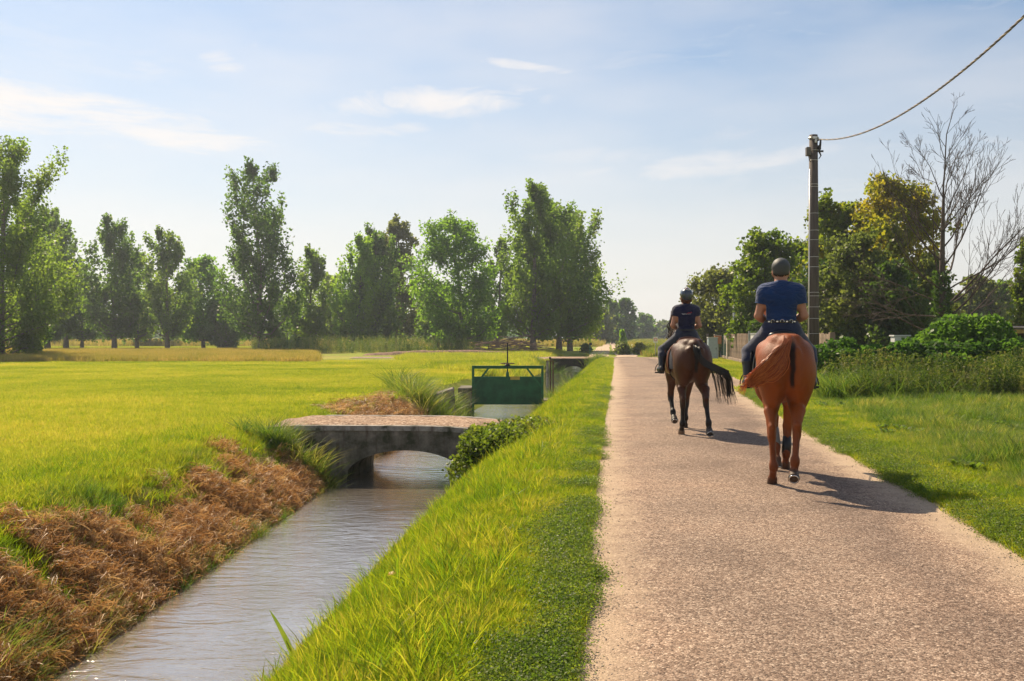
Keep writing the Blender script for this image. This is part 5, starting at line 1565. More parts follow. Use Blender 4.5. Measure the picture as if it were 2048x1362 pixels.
# ------------------------------------------------------------------ horses
HOOF = (0.055, 0.042, 0.034)
def horse_field(coat, leg, pose, hooves, dark):
    b = tuple(coat)
    core = [
        el((0, 0.68, 1.15), (0.275, 0.62, 0.335), b), el((0, 0.46, 1.30), (0.235, 0.52, 0.205), b),
        el((0, 0.06, 1.31), (0.255, 0.34, 0.265), b), el((0.125, -0.06, 1.20), (0.185, 0.27, 0.29), b), el((-0.125, -0.06, 1.20), (0.185, 0.27, 0.29), b),
        el((0.205, 0.14, 1.36), (0.10, 0.16, 0.13), b), el((-0.205, 0.14, 1.36), (0.10, 0.16, 0.13), b),
        el((0, -0.20, 1.46), (0.085, 0.13, 0.10), b),
        el((0, 1.16, 1.14), (0.245, 0.30, 0.33), b), el((0, 1.00, 1.44), (0.095, 0.28, 0.155), b),
        el((0.165, 1.12, 1.16), (0.11, 0.20, 0.30), b), el((-0.165, 1.12, 1.16), (0.11, 0.20, 0.30), b),
        rc((0, 1.22, 1.34), (0, 1.72, 1.80), 0.215, 0.125, b, (1.45, 1, 1)), rc((0, 1.15, 1.15), (0, 1.60, 1.62), 0.20, 0.12, b, (1.5, 1, 1)),
        rc((0, 1.78, 1.84), (0, 2.22, 1.52), 0.118, 0.072, b, (1.3, 1, 1)), el((0, 1.86, 1.72), (0.075, 0.15, 0.13), b), el((0, 2.24, 1.49), (0.062, 0.075, 0.07), tuple(0.6 * q for q in b)),
        rc((0.065, 1.74, 1.93), (0.085, 1.76, 2.06), 0.035, 0.010, b), rc((-0.065, 1.74, 1.93), (-0.085, 1.76, 2.06), 0.035, 0.010, b),
        el((0.085, 1.90, 1.86), (0.02, 0.03, 0.025), (0.01, 0.008, 0.006)), el((-0.085, 1.90, 1.86), (0.02, 0.03, 0.025), (0.01, 0.008, 0.006)),
    ]
    limbs = []
    for i, (side, kind, J) in enumerate(pose):
        J = {k: np.array(v, float) for k, v in J.items()}
        l = tuple(leg); mid = tuple(0.5 * (p + q) for p, q in zip(b, l))
        if kind == 'hind':
            st, hk, fe, co, ho = J['stifle'], J['hock'], J['fet'], J['cor'], J['toe']
            back = np.array([0, -0.055, 0.045])
            pr = [el(np.array([0.140 * side, 0.0, 1.05]) + J.get('sway', np.zeros(3)), (0.120, 0.23, 0.29), b), el(st + np.array([-0.045 * side, -0.03, 0.03]), (0.088, 0.14, 0.20), b),
                  rc(st + np.array([-0.045 * side, -0.07, -0.06]), hk + np.array([0, 0.03, 0.10]), 0.105, 0.053, b, (1.08, 1, 1)), rc((st + hk) / 2 + np.array([0, -0.09, 0.02]), hk + back, 0.065, 0.030, b),
                  rc(hk + np.array([0, 0.02, 0.07]), hk + np.array([0, 0.005, -0.06]), 0.056, 0.046, mid, (1.08, 1, 1)), rc(hk + back, hk + back * 0.7 + np.array([0, 0, -0.09]), 0.033, 0.028, mid),
                  rc(hk, fe, 0.038, 0.031, l), rc(hk + np.array([0, -0.035, -0.04]), fe + np.array([0, -0.03, 0.02]), 0.020, 0.020, l)]
        else:
            el_, kn, fe, co, ho = J['elbow'], J['knee'], J['fet'], J['cor'], J['toe']
            pr = [el(el_ + np.array([-0.01 * side, 0.03, 0.08]), (0.088, 0.13, 0.19), b), rc(el_, kn + np.array([0, 0, 0.06]), 0.088, 0.050, b),
                  rc(kn + np.array([0, 0.008, 0.05]), kn + np.array([0, 0.008, -0.05]), 0.053, 0.047, mid),
                  rc(kn, fe, 0.040, 0.032, l), rc(kn + np.array([0, -0.03, -0.05]), fe + np.array([0, -0.028, 0.02]), 0.018, 0.018, l)]
        pr += [rc(fe + np.array([0, -0.012, 0.02]), fe + np.array([0, -0.012, -0.01]), 0.046, 0.043, l), rc(fe, co, 0.035, 0.040, l)]
        ax = (ho - co); ax = ax / np.linalg.norm(ax)
        pr.append(cc(co - ax * 0.010, ho, 0.047, 0.062, hooves[i]))
        limbs.append((0.030, 0.10, pr))
    for s in (-1, 1):      # hamstring bands, hip bones, croup muscle: shallow modelling over the rump
        limbs.append((0.03, 0.035, [rc((0.085 * s, -0.285, 1.38), (0.105 * s, -0.255, 1.08), 0.055, 0.060, b), rc((0.105 * s, -0.255, 1.08), (0.13 * s, -0.13, 0.86), 0.058, 0.045, b)]))
        limbs.append((0.03, 0.045, [rc((0.20 * s, -0.08, 1.33), (0.215 * s, -0.03, 1.05), 0.070, 0.060, b), el((0.235 * s, 0.20, 1.41), (0.05, 0.08, 0.05), b)]))
        limbs.append((0.03, 0.04, [rc((0.09 * s, -0.12, 1.49), (0.12 * s, 0.25, 1.47), 0.075, 0.085, b)]))
    return Field(core, 0.085, limbs)
def spline(ctrl, n):
    ctrl = np.array(ctrl, float); t = np.linspace(0, 1, len(ctrl)); u = np.linspace(0, 1, n)
    out = np.zeros((n, 3))
    P = np.vstack([2 * ctrl[0] - ctrl[1], ctrl, 2 * ctrl[-1] - ctrl[-2]])
    s = u * (len(ctrl) - 1); i = np.minimum(s.astype(int), len(ctrl) - 2); f = (s - i)[:, None]
    p0, p1, p2, p3 = P[i], P[i + 1], P[i + 2], P[i + 3]
    return 0.5 * ((2 * p1) + (-p0 + p2) * f + (2 * p0 - 5 * p1 + 4 * p2 - p3) * f ** 2 + (-p0 + 3 * p1 - 3 * p2 + p3) * f ** 3)
def hair(name, strands, mat, parent, r0=0.006, n=14, seed=0):
    r = np.random.default_rng(seed); paths = []
    for c in strands:
        k = max(6, n)
        paths.append((spline(c, k), r0 * (0.6 + 0.8 * r.random()) * np.linspace(1.0, 0.25, k) ** 0.7))
    V, F = tubes_np(paths, 4)
    me = mesh_np(name, V, F)
    C = np.concatenate([np.repeat(np.column_stack([np.full(len(P), r.random()), np.linspace(0, 1, len(P)), np.zeros(len(P))]), 4, 0) for P, _ in paths])
    set_color(me, 'strand', C)
    return link(name, me, mat, parent, True)
def hair_mat(name, cols, rough=0.38):
    m, t = material(name)
    co = t.n('ShaderNodeTexCoord').outputs['Object']
    sv = t.n('ShaderNodeSeparateColor', None, Color=t.n('ShaderNodeVertexColor', {'layer_name': 'strand'}).outputs[0]).outputs
    nz = t.math('ADD', t.math('MULTIPLY', sv[0], 0.6), t.math('MULTIPLY', sv[1], 0.3))
    c = t.ramp(nz, [(0.1, cols[0]), (0.45, cols[1]), (0.85, cols[2])])
    d = t.n('ShaderNodeBsdfPrincipled', None, Base_Color=c, Roughness=rough, Specular_IOR_Level=0.5)
    tr = t.n('ShaderNodeBsdfTranslucent', None, Color=t.mix(1.0, c, (1.4, 1.2, 0.9), 'MULTIPLY'))
    finish(t, t.n('ShaderNodeMixShader', None, Fac=0.4, i1=d.outputs[0], i2=tr.outputs[0]))
    return m
LEATHER_B = plain('brown_saddle_leather', (0.16, 0.055, 0.025), 0.38, var=0.15, vscale=12)
LEATHER_K = plain('black_leather', (0.016, 0.014, 0.014), 0.38, var=0.2, vscale=12)
PAD = plain('navy_saddle_cloth', (0.018, 0.02, 0.035), 0.85, var=0.1, bump=0.3, bscale=120)
STEEL = plain('polished_steel', (0.55, 0.53, 0.50), 0.25, 0.9, var=0.05)

def horse(name, loc, rz, label, coat, leg, pose, hooves, dark, tail_strands, tail_mat, mane_mat, boots, saddle_mat, saddle_label, scale=1.0, rough=0.42):
    root = empty(name, loc, rz); root.scale = (scale * dark.get('slim', 1.0), scale, scale)
    F = horse_field(coat, leg, pose, hooves, dark)
    lo, hi = F.bounds(0.04); lo[2] = -0.02
    m = vcol_mat(name + '_coat', rough, 0.22, 0.0, 0.26, 5.0, 0.45, 150.0, (1, 1, 0.18), coat=0.0)
    def rec(V, C):      # bare dark skin under the lifted tail
        x0 = dark['x'] + (V[:, 2] - 1.3) * dark.get('slant', 0.0)
        w = dark['w'] * np.interp(V[:, 2], [1.02, 1.10, 1.3, 1.45, 1.52], [0.55, 0.6, 0.85, 1.0, 0.35])
        x0 = x0 + (fbm(V[:, 2] * 9, V[:, 2] * 0 + 2, 2) - 0.5) * 0.03
        k = sstep(w * 1.5, w * 0.5, np.abs(V[:, 0] - x0)) * sstep(-0.10, -0.20, V[:, 1]) * sstep(1.00, 1.06, V[:, 2]) * sstep(1.52, 1.46, V[:, 2])
        return C * (1 - k[:, None]) + np.array(dark['col']) * k[:, None]
    groove = lambda X, Y, Z: 0.030 - np.sqrt((X - dark['x'] - (Z - 1.3) * dark.get('slant', 0.0)) ** 2 + (np.minimum(Y + 0.365 + 0.55 * np.clip(1.2 - Z, 0, 0.3) * -0.5, 0.0)) ** 2) + 0.2 * np.clip(Z - 1.46, 0, 1) + 0.2 * np.clip(1.05 - Z, 0, 1)
    body = grow('body', F, 0.0135, m, root, True, None, recolor=rec, bounds=(lo, hi))
    hair('tail', tail_strands, tail_mat, root, 0.0042, 15, 3)
    r = np.random.default_rng(9)
    ms = []
    for i in range(240):
        t = r.random(); y = 1.12 + t * 0.62; z = 1.56 + t * 0.42
        s = 1 if r.random() < 0.85 else -1
        ms.append([(0, y, z), (0.05 * s, y - 0.01, z + 0.02), (0.12 * s, y + r.normal() * 0.02 - 0.02, z - 0.10), (0.13 * s, y + r.normal() * 0.03 - 0.04, z - 0.17 - 0.08 * r.random())])
    hair('mane', ms, mane_mat, root, 0.006, 8, 4)
    for (a, bb, ra, rb_, mt) in boots:
        MB().tube([a, tuple(0.5 * (np.array(a) + np.array(bb))), bb], [ra, (ra + rb_) / 2 * 1.04, rb_], 14).build('leg_boot', mt, root, True)
    for (side, kind, J) in pose:
        t_ = np.array(J['toe']); a_ = t_ - np.array(J['cor']); a_ /= np.linalg.norm(a_)
        if J['toe'][2] > 0.03:
            MB().torus(tuple(t_ + a_ * 0.001), 0.048, 0.008, axis=tuple(a_), n=22, m=5).build('horseshoe', STEEL, root, True)
    # bridle and reins
    b = MB()
    b.torus((0, 2.08, 1.62), 0.098, 0.011, axis=(0, 0.8, -0.58), n=20, m=5); b.torus((0, 1.80, 1.80), 0.15, 0.010, axis=(0, 0.55, 0.84), n=20, m=5)
    for s in (-1, 1): b.tube([(0.075 * s, 2.10, 1.57), (0.11 * s, 1.92, 1.76), (0.09 * s, 1.78, 1.95)], 0.010, 5)
    b.build('bridle', LEATHER_K, root, True)
    b = MB()
    for s in (-1, 1): b.tube([(0.075 * s, 2.14, 1.55), (0.17 * s, 1.75, 1.58), (0.16 * s, 1.40, 1.66), (0.11 * s, 1.03, 1.745), (0.07 * s, 0.96, 1.70), (0.03 * s, 1.05, 1.60)], 0.008, 5)
    b.build('reins', LEATHER_K, root, True)
    tag(root, label, 'horse', 'ridden horses')
    # saddle: cloth and flaps follow the back
    sr = empty('saddle', loc, rz); sr.scale = (scale * dark.get('slim', 1.0), scale, scale)
    bodyF = Field(F.core, F.k)
    box = lambda y0, y1, z0, z1: [lambda X, Y, Z: np.maximum(np.maximum(y0 - Y, Y - y1), np.maximum(z0 - Z, Z - z1)) + 0 * X]
    bd = (np.array([-0.42, 0.2, 0.9]), np.array([0.42, 1.1, 1.72]))
    grow('saddle_cloth', bodyF, 0.012, PAD, sr, False, box(0.34, 0.98, 1.06, 9), offset=0.013, shell=0.009, bounds=bd)
    for s in (-1, 1):
        grow('flap', bodyF, 0.012, saddle_mat, sr, False, box(0.56, 0.96, 0.98, 1.52) + [lambda X, Y, Z, s=s: 0.05 - X * s + 0 * Y + 0 * Z], offset=0.035, shell=0.010, bounds=bd)
    S = Field([el((0, 0.64, 1.52), (0.14, 0.28, 0.045)), el((0, 0.41, 1.555), (0.15, 0.05, 0.05)), el((0, 0.90, 1.585), (0.09, 0.06, 0.06)), el((0.10, 0.62, 1.505), (0.07, 0.24, 0.05)), el((-0.10, 0.62, 1.505), (0.07, 0.24, 0.05))], 0.06)
    grow('seat', S, 0.011, saddle_mat, sr, False)
    grow('girth', bodyF, 0.012, LEATHER_K, sr, False, box(0.80, 0.91, 0, 1.20), offset=0.012, shell=0.010, bounds=(np.array([-0.42, 0.7, 0.7]), np.array([0.42, 1.0, 1.3])))
    for s in (-1, 1):
        fx, fy, fz = dark['foot'][0 if s < 0 else 1]
        st = MB().tube([(0.315 * s, 0.80, 1.40), (0.33 * s, 0.80, 1.28), (fx, fy, fz + 0.15)], 0.012, 5).build('stirrup_leather', saddle_mat, sr, True)
        ir = MB()
        pts = [(fx + 0.075 * math.cos(a) * 1.0, fy, fz + 0.02 + max(-0.0, 0.125 * math.sin(a))) for a in np.linspace(-0.05, math.pi + 0.05, 14)]
        ir.tube(pts, 0.008, 6); ir.box((fx, fy, fz - 0.004), (0.16, 0.045, 0.022))
        ir.build('stirrup_iron', DARKMETAL, sr, True)
    tag(sr, saddle_label, 'saddle', 'saddles on the ridden horses')
    return root

# lifted hoof: coronet to toe axis points backwards so that the sole shows
HX, HY, HR = XD(1571, 10.25), 10.25, math.radians(-11)
pose1 = [
    (-1, 'hind', dict(stifle=(-0.185, 0.16, 0.93), hock=(-0.155, -0.15, 0.575), fet=(-0.135, -0.155, 0.215), cor=(-0.142, -0.075, 0.085), toe=(-0.147, -0.045, -0.004))),
    (1, 'hind', dict(stifle=(0.165, 0.10, 0.93), hock=(0.095, -0.27, 0.615), fet=(0.066, -0.36, 0.295), cor=(0.054, -0.375, 0.185), toe=(0.048, -0.455, 0.135))),
    (-1, 'fore', dict(elbow=(-0.150, 1.12, 0.93), knee=(-0.035, 1.23, 0.56), fet=(-0.02, 1.10, 0.27), cor=(-0.02, 1.02, 0.165), toe=(-0.02, 1.00, 0.07))),
    (1, 'fore', dict(elbow=(0.150, 1.10, 0.93), knee=(0.115, 1.16, 0.47), fet=(0.098, 1.12, 0.20), cor=(0.095, 1.18, 0.09), toe=(0.095, 1.21, -0.004)))]
def tail1():
    r = np.random.default_rng(12); S = []
    for i in range(1500):
        w = r.random(); v = r.normal(0, 0.012, 12); x0 = 0.04 - 0.08 * (1 - w) * r.random(); dep = 0.05 * r.random(); e = r.random()
        S.append([(x0, -0.25, 1.545), (-0.055 + 0.05 * w + v[0], -0.345 - dep * 0.6, 1.465 - 0.02 * w), (-0.155 + 0.12 * w + v[1], -0.39 - dep, 1.375 - 0.12 * w + v[2]),
                  (-0.27 + 0.14 * w + v[3], -0.40 - dep, 1.27 - 0.14 * w + v[4]), (-0.355 + 0.10 * w + v[5], -0.39 - dep * 0.6, 1.175 - 0.085 * w + v[6]),
                  (-0.365 - 0.045 * e + 0.04 * w + 2 * v[7], -0.36 + v[8], 1.13 - 0.06 * w - 0.03 * e + 1.5 * v[9])])
    for i in range(22):        # flyaway wisps
        w = r.random()
        S.append([(0.0, -0.30, 1.50), (-0.12, -0.40, 1.34), (-0.28, -0.41, 1.18 - 0.05 * w), (-0.40, -0.37, 1.09 - 0.06 * w + 0.10 * r.random()), (-0.43 - 0.10 * r.random(), -0.34, 1.06 - 0.12 * w)])
    return S
boots_g = plain('grey_leg_boot', (0.20, 0.19, 0.18), 0.5, var=0.1); boots_w = plain('black_leg_boot', (0.02, 0.02, 0.022), 0.45)
CH = (0.235, 0.056, 0.010)
horse('chestnut_horse', (HX, HY, 0), HR, 'bright chestnut horse with swishing orange tail walking away on the road', CH, (0.17, 0.043, 0.011), pose1,
      [(0.07, 0.045, 0.03)] * 4, dict(slim=0.95, x=0.045, w=0.035, col=(0.022, 0.014, 0.014), foot=[(-0.375, 0.86, 0.985), (0.365, 0.86, 0.985)]), tail1(),
      hair_mat('ginger_hair', [(0.28, 0.052, 0.007), (0.46, 0.11, 0.016), (0.70, 0.27, 0.07)]), hair_mat('ginger_mane', [(0.25, 0.06, 0.015), (0.38, 0.11, 0.03), (0.5, 0.2, 0.06)]),
      [((-0.032, 1.215, 0.49), (-0.022, 1.10, 0.275), 0.052, 0.056, boots_g), ((0.112, 1.155, 0.40), (0.098, 1.12, 0.215), 0.052, 0.056, boots_w)],
      LEATHER_K, 'black saddle strapped on the chestnut horse', rough=0.52)
H2X, H2Y, H2R = XD(1384, 15.45), 15.45, math.radians(-1.0)
pose2 = [
    (-1, 'hind', dict(stifle=(-0.20, 0.18, 0.93), hock=(-0.165, -0.12, 0.56), fet=(-0.170, -0.11, 0.20), cor=(-0.172, -0.02, 0.085), toe=(-0.172, 0.01, -0.004))),
    (1, 'hind', dict(stifle=(0.20, 0.08, 0.92), hock=(0.165, -0.33, 0.575), fet=(0.185, -0.45, 0.245), cor=(0.190, -0.470, 0.140), toe=(0.192, -0.545, 0.085))),
    (-1, 'fore', dict(elbow=(-0.16, 1.12, 0.93), knee=(-0.165, 1.24, 0.56), fet=(-0.150, 1.08, 0.30), cor=(-0.145, 0.99, 0.22), toe=(-0.142, 0.915, 0.16))),
    (1, 'fore', dict(elbow=(0.15, 1.10, 0.93), knee=(0.09, 1.16, 0.47), fet=(0.07, 1.12, 0.20), cor=(0.07, 1.18, 0.09), toe=(0.07, 1.21, -0.004)))]
def tail2():
    r = np.random.default_rng(13); S = []
    for i in range(800):
        u = r.random(); v = r.normal() * 0.5; e = r.random()
        x0 = -0.02 + 0.06 * u
        c = [(x0, -0.28, 1.50 - 0.03 * u), (x0 - 0.01 + 0.03 * u, -0.42 - 0.03 * u, 1.36 - 0.03 * v), (0.12 + 0.05 * v, -0.47, 1.17 + 0.05 * u), (0.31, -0.47, 1.06 + 0.07 * u + 0.03 * v), (0.45 + 0.06 * u, -0.44, 0.98 + 0.09 * u - 0.05 * e)]
        if e > 0.35: c.append((0.53 + 0.04 * u - 0.06 * e, -0.42, 0.78 - 0.08 * e + 0.05 * v))
        S.append(c)
    for i in range(90):
        u = r.random(); x = 0.24 + 0.28 * u
        S.append([(0.05, -0.42, 1.28), (0.20 + 0.05 * u, -0.46, 1.10), (x, -0.46, 0.98 + 0.05 * r.random()), (x + 0.06, -0.44, 0.80 - 0.08 * r.random()), (x + 0.09 + 0.05 * r.normal() * 0.5, -0.43, 0.52 + 0.22 * r.random())])
    return S
BAY = (0.072, 0.024, 0.010)
horse('bay_horse', (H2X, H2Y, 0), H2R, 'dark bay horse with long black tail blown sideways, walking ahead', BAY, (0.014, 0.010, 0.009), pose2,
      [(0.28, 0.19, 0.12), (0.06, 0.045, 0.035), (0.06, 0.045, 0.035), (0.06, 0.045, 0.035)], dict(x=0.02, w=0.04, col=(0.012, 0.009, 0.009), foot=[(-0.415, 0.80, 1.00), (0.40, 0.82, 1.00)]), tail2(),
      hair_mat('black_hair', [(0.008, 0.007, 0.007), (0.014, 0.011, 0.010), (0.05, 0.03, 0.02)], 0.3), hair_mat('black_mane', [(0.008, 0.007, 0.007), (0.014, 0.011, 0.010), (0.03, 0.02, 0.014)]),
      [], LEATHER_B, 'brown leather saddle strapped on the dark bay horse', rough=0.46, scale=0.965)

# ------------------------------------------------------------------ riders
def rider(name, loc, rz, label, J, skin, hairc, shirt_m, breech_m, boot_m, helm_m, sleeve, opts):
    root = empty(name, loc, rz)
    V = {k: np.array(v, float) for k, v in J.items()}
    g = opts.get('g', 1.0)           # girth
    mir = lambda p, s: np.array([p[0] * s, p[1], p[2]])
    sk = tuple(skin); lip = (0.35, 0.12, 0.09); eye = (0.02, 0.015, 0.012)
    H = V['head']; hr = opts.get('hr', 0.098)
    f = np.array([0, 1, 0])
    torso = [el(V['pelvis'], (0.165 * g, 0.125 * g, 0.12), sk), el(V['waist'], (0.142 * g * opts.get('waist', 1.0), 0.105 * g, 0.14), sk), el(V['chest'], (0.165 * g, 0.115 * g, 0.16), sk),
             rc(mir(V['sh'] * np.array([0.85, 1, 1]), 1), mir(V['sh'] * np.array([0.85, 1, 1]), -1), 0.064 * g, 0.064 * g, sk), rc(V['neck'] + np.array([0, 0, -0.06]), V['neck'] + np.array([0, 0, 0.02]), 0.085 * g, 0.058, sk)] + [rc(V['neck'] + np.array([0.035 * s, 0, -0.025]), mir(V['sh'] * np.array([0.9, 1, 1]), s) + np.array([0, 0, -0.005]), 0.052 * g, 0.060 * g, sk) for s in (-1, 1)] + [el(V['chest'] + np.array([0.105 * s * g, -0.02, 0.01]), (0.085 * g, 0.09 * g, 0.13), sk) for s in (-1, 1)]
    head = [rc(V['neck'], H + np.array([0, -0.01, -0.06]), 0.058 * (0.9 + 0.1 * g), 0.056, sk), el(H, (hr * 0.80, hr * 0.98, hr * 1.22), sk), el(H + np.array([0, 0.025, -0.07]), (0.055, 0.062, 0.055), sk),
            rc(H + np.array([0, 0.085, 0.0]), H + np.array([0, 0.108, -0.028]), 0.011, 0.015, sk),
            el(H + np.array([0.083, -0.005, -0.015]), (0.012, 0.026, 0.036), sk), el(H + np.array([-0.083, -0.005, -0.015]), (0.012, 0.026, 0.036), sk),
            el(H + np.array([0.032, 0.083, 0.008]), (0.013, 0.011, 0.009), eye), el(H + np.array([-0.032, 0.083, 0.008]), (0.013, 0.011, 0.009), eye), el(H + np.array([0, 0.090, -0.062]), (0.024, 0.010, 0.009), lip)]
    arms = []; legs = []
    for s in (-1, 1):
        S, E, W = mir(V['sh'], s), mir(V['el'], s), mir(V['wr'], s)
        d = (W - E) / np.linalg.norm(W - E)
        pr = [rc(S, E, 0.056 * g, 0.043 * g, sk), rc(E, E + (W - E) * 0.35, 0.044 * g, 0.043 * g, sk), rc(E + (W - E) * 0.3, W, 0.043 * g, 0.029, sk)]
        pal = W + d * 0.055
        pr.append(rc(W + d * 0.01, W + d * 0.075, 0.028, 0.034, sk, (1.5, 1, 1)))
        down = np.array([0, 0.25, -1.0]); down /= np.linalg.norm(down)
        for k, (off, ln) in enumerate([(0.030, 0.034), (0.010, 0.038), (-0.010, 0.036), (-0.028, 0.029)]):
            kn = W + d * 0.092 + np.array([0, 0, off * 0.9])
            mid = kn + np.array([-s * ln * 0.85, 0.012, -0.004]); tip = mid + np.array([-s * 0.006, -ln * 0.95, -0.004])
            pr += [rc(W + d * 0.05 + np.array([0, 0, off * 0.8]), kn, 0.011, 0.0105, sk), rc(kn, mid, 0.0105, 0.0095, sk), rc(mid, tip, 0.0095, 0.0085, sk)]
        th = W + d * 0.025 + np.array([-s * 0.012, 0, 0.028])
        pr += [rc(th, th + d * 0.035 + np.array([-s * 0.016, 0, 0.018]), 0.013, 0.0115, sk), rc(th + d * 0.035 + np.array([-s * 0.016, 0, 0.018]), th + d * 0.062 + np.array([-s * 0.030, 0, 0.010]), 0.011, 0.0095, sk)]
        arms.append((0.020, 0.045, pr))
        hp, kn, an, toe = mir(V['hip'], s), mir(V['knee'], s), mir(V['ank'], s), mir(V['toe'], s)
        cf = kn + (an - kn) * 0.3 + np.array([0, -0.02, 0])
        legs.append((0.05, 0.07, [rc(hp, kn, 0.100 * g, 0.062 * g, sk), rc(kn, cf, 0.060 * g, 0.058 * g, sk), rc(cf, an, 0.058 * g, 0.036, sk), rc(an + np.array([0, -0.035, -0.03]), toe, 0.036, 0.030, sk)]))
    body = Field(torso + head, 0.035, arms + legs)
    skm = vcol_mat(name + '_skin', 0.5, 0.35, 0.0, 0.06, 30)
    grow('body', body, 0.0095, skm, root, True)
    tb = Field(torso, 0.06, [(0.03, 0.06, [rc(mir(V['sh'], s), mir(V['el'], s), 0.056 * g, 0.046 * g)]) for s in (-1, 1)])
    cuts = [lambda X, Y, Z: (V['waist'][2] - opts.get('hem', 0.07)) - Z + 0 * X + 0 * Y,
            lambda X, Y, Z: Z - (V['neck'][2] + 0.012) - 0.25 * (V['neck'][1] - Y) + 0 * X]
    for s in (-1, 1):
        S, E = mir(V['sh'], s), mir(V['el'], s); dn = (E - S) / np.linalg.norm(E - S); q = S + (E - S) * sleeve
        cuts.append(lambda X, Y, Z, q=q, dn=dn, S=S, s=s: np.where(X * s > abs(V['chest'][0]) + 0.150 * g + 0.004, (X - q[0]) * dn[0] + (Y - q[1]) * dn[1] + (Z - q[2]) * dn[2], -1.0))
    sh = grow('polo_shirt', tb, 0.0105, shirt_m, root, False, cuts, offset=0.016)
    # sleeve bands and collar, a shade lighter
    for s in (-1, 1):
        S, E = mir(V['sh'], s), mir(V['el'], s); q = S + (E - S) * (sleeve - 0.02)
        MB().torus(tuple(q), 0.067 * g, 0.006, axis=tuple(E - S), n=20, m=5).build('sleeve_band', opts['trim'], sh, True)
    MB().torus(tuple(V['neck'] + np.array([0, 0.004, 0.008])), 0.074, 0.013, axis=(0, 0.25, 1), n=22, m=6).build('collar', opts['trim'], sh, True)
    lb = Field([torso[0], el(V['waist'] + np.array([0, 0, -0.04]), (0.142 * g, 0.108 * g, 0.09))], 0.06, [(0.05, 0.08, L[2][:3]) for L in legs])
    grow('breeches', lb, 0.0105, breech_m, root, False, [lambda X, Y, Z: Z - (V['waist'][2] - 0.025) + 0 * X + 0 * Y], offset=0.009)
    for s, L in zip((-1, 1), legs):
        kz = V['knee'][2] - 0.10; pr = L[2][1:]
        bf = Field([pr[0], pr[1], pr[2]], 0.03)
        b = grow('riding_boot', bf, 0.009, boot_m, root, False, [lambda X, Y, Z: Z - kz + 0 * X + 0 * Y], offset=0.015)
        an, toe = mir(V['ank'], s), mir(V['toe'], s)
        MB().bar(tuple(an + np.array([0, -0.05, -0.085])), tuple(toe + np.array([0, 0.02, -0.048])), 0.075, 0.018).build('sole', LEATHER_K, b)
    # belt
    wz = V['waist'][2] - 0.045
    bw = Field([torso[0], torso[1]], 0.06)
    belt = grow('belt', bw, 0.0095, opts['belt_m'], root, False, [lambda X, Y, Z: np.abs(Z - wz) - 0.019 + 0 * X + 0 * Y], offset=0.020)
    if opts.get('links'):
        for k in range(-3, 4):
            a = k * 0.30; x = 0.165 * g * math.sin(a); y = V['waist'][1] - 0.142 * g * math.cos(a)
            if k % 2 == 0: MB().torus((x, y, wz + 0.003), 0.020, 0.0045, axis=(math.sin(a), -math.cos(a), 0), n=16, m=5, a0=-0.5, a1=3.64).build('belt_link', STEEL, belt, True)
            else: MB().box((x, y, wz + 0.002), (0.022, 0.012, 0.014)).build('belt_stud', STEEL, belt)
    # helmet: shell, brim, chin strap
    hb = Field([el(H + np.array([0, -0.008, 0.045]), (hr * 0.98, hr * 1.22, hr * 1.02)), rc(H + np.array([0, -0.055, 0.0]), H + np.array([0, -0.045, 0.03]), 0.070, 0.08)], 0.03)
    helm = grow('helmet', hb, 0.0085, helm_m, root, False, [lambda X, Y, Z: (H[2] - 0.012 - 0.45 * (H[1] - 0.02 - Y) * (Y < H[1] - 0.02)) - Z + 0 * X], offset=0.006)
    V_ = []; F_ = []
    for i in range(13):
        a = math.pi * (0.24 + 0.52 * i / 12)
        for rr_, dz in ((0.95, 0.0), (1.45, -0.018)):
            V_.append((H[0] + hr * rr_ * math.cos(a) * 0.95, H[1] + hr * 1.18 * rr_ * math.sin(a) * 0.92, H[2] + 0.006 + dz))
            V_.append((H[0] + hr * rr_ * math.cos(a) * 0.95, H[1] + hr * 1.18 * rr_ * math.sin(a) * 0.92, H[2] - 0.004 + dz))
    for i in range(12):
        a = 4 * i; F_ += [(a, a + 4, a + 6, a + 2), (a + 1, a + 3, a + 7, a + 5), (a + 2, a + 6, a + 7, a + 3), (a, a + 1, a + 5, a + 4)]
    me = bpy.data.meshes.new('visor'); me.from_pydata(V_, [], F_); me.update(); link('visor', me, helm_m, helm, True)
    m = MB()
    for s in (-1, 1): m.tube([tuple(H + np.array([0.086 * s, -0.02, 0.0])), tuple(H + np.array([0.080 * s, 0.015, -0.07])), tuple(H + np.array([0.02 * s, 0.045, -0.128]))], 0.007, 5)
    m.build('chin_strap', LEATHER_K, helm, True)
    if opts.get('emblem'):
        e = MB(); e.torus(tuple(H + np.array([0.014, -0.085, 0.130])), 0.026, 0.006, axis=(0.1, -0.62, 0.78), n=20, m=5, sx=1.5); e.build('emblem', opts['white'], helm, True)
        e = MB(); e.tube([tuple(H + np.array([-0.03, -0.078, 0.136])), tuple(H + np.array([0.0, -0.066, 0.146]))], 0.008, 5); e.build('emblem', opts['red'], helm, True)
    # hair at the nape
    hs = []
    r = np.random.default_rng(21)
    for i in range(opts.get('nhair', 90)):
        a = r.uniform(-1.25, 1.25); x = math.sin(a) * hr * 0.83; y = -math.cos(a) * hr * 0.98
        L = opts.get('hairlen', 0.03) * (0.6 + 0.6 * r.random())
        p = H + np.array([x, y, -0.01 - 0.02 * r.random()])
        hs.append([tuple(p), tuple(p + np.array([x * 0.08, -0.012, -L * 0.4])), tuple(p + np.array([-x * 0.2 + r.normal() * 0.006, -0.010, -L * 0.8])), tuple(p + np.array([-x * 0.45, -0.0 + r.normal() * 0.006, -L * 1.25]))])
    hair('hair', hs, hairc, root, 0.006, 8, 5)
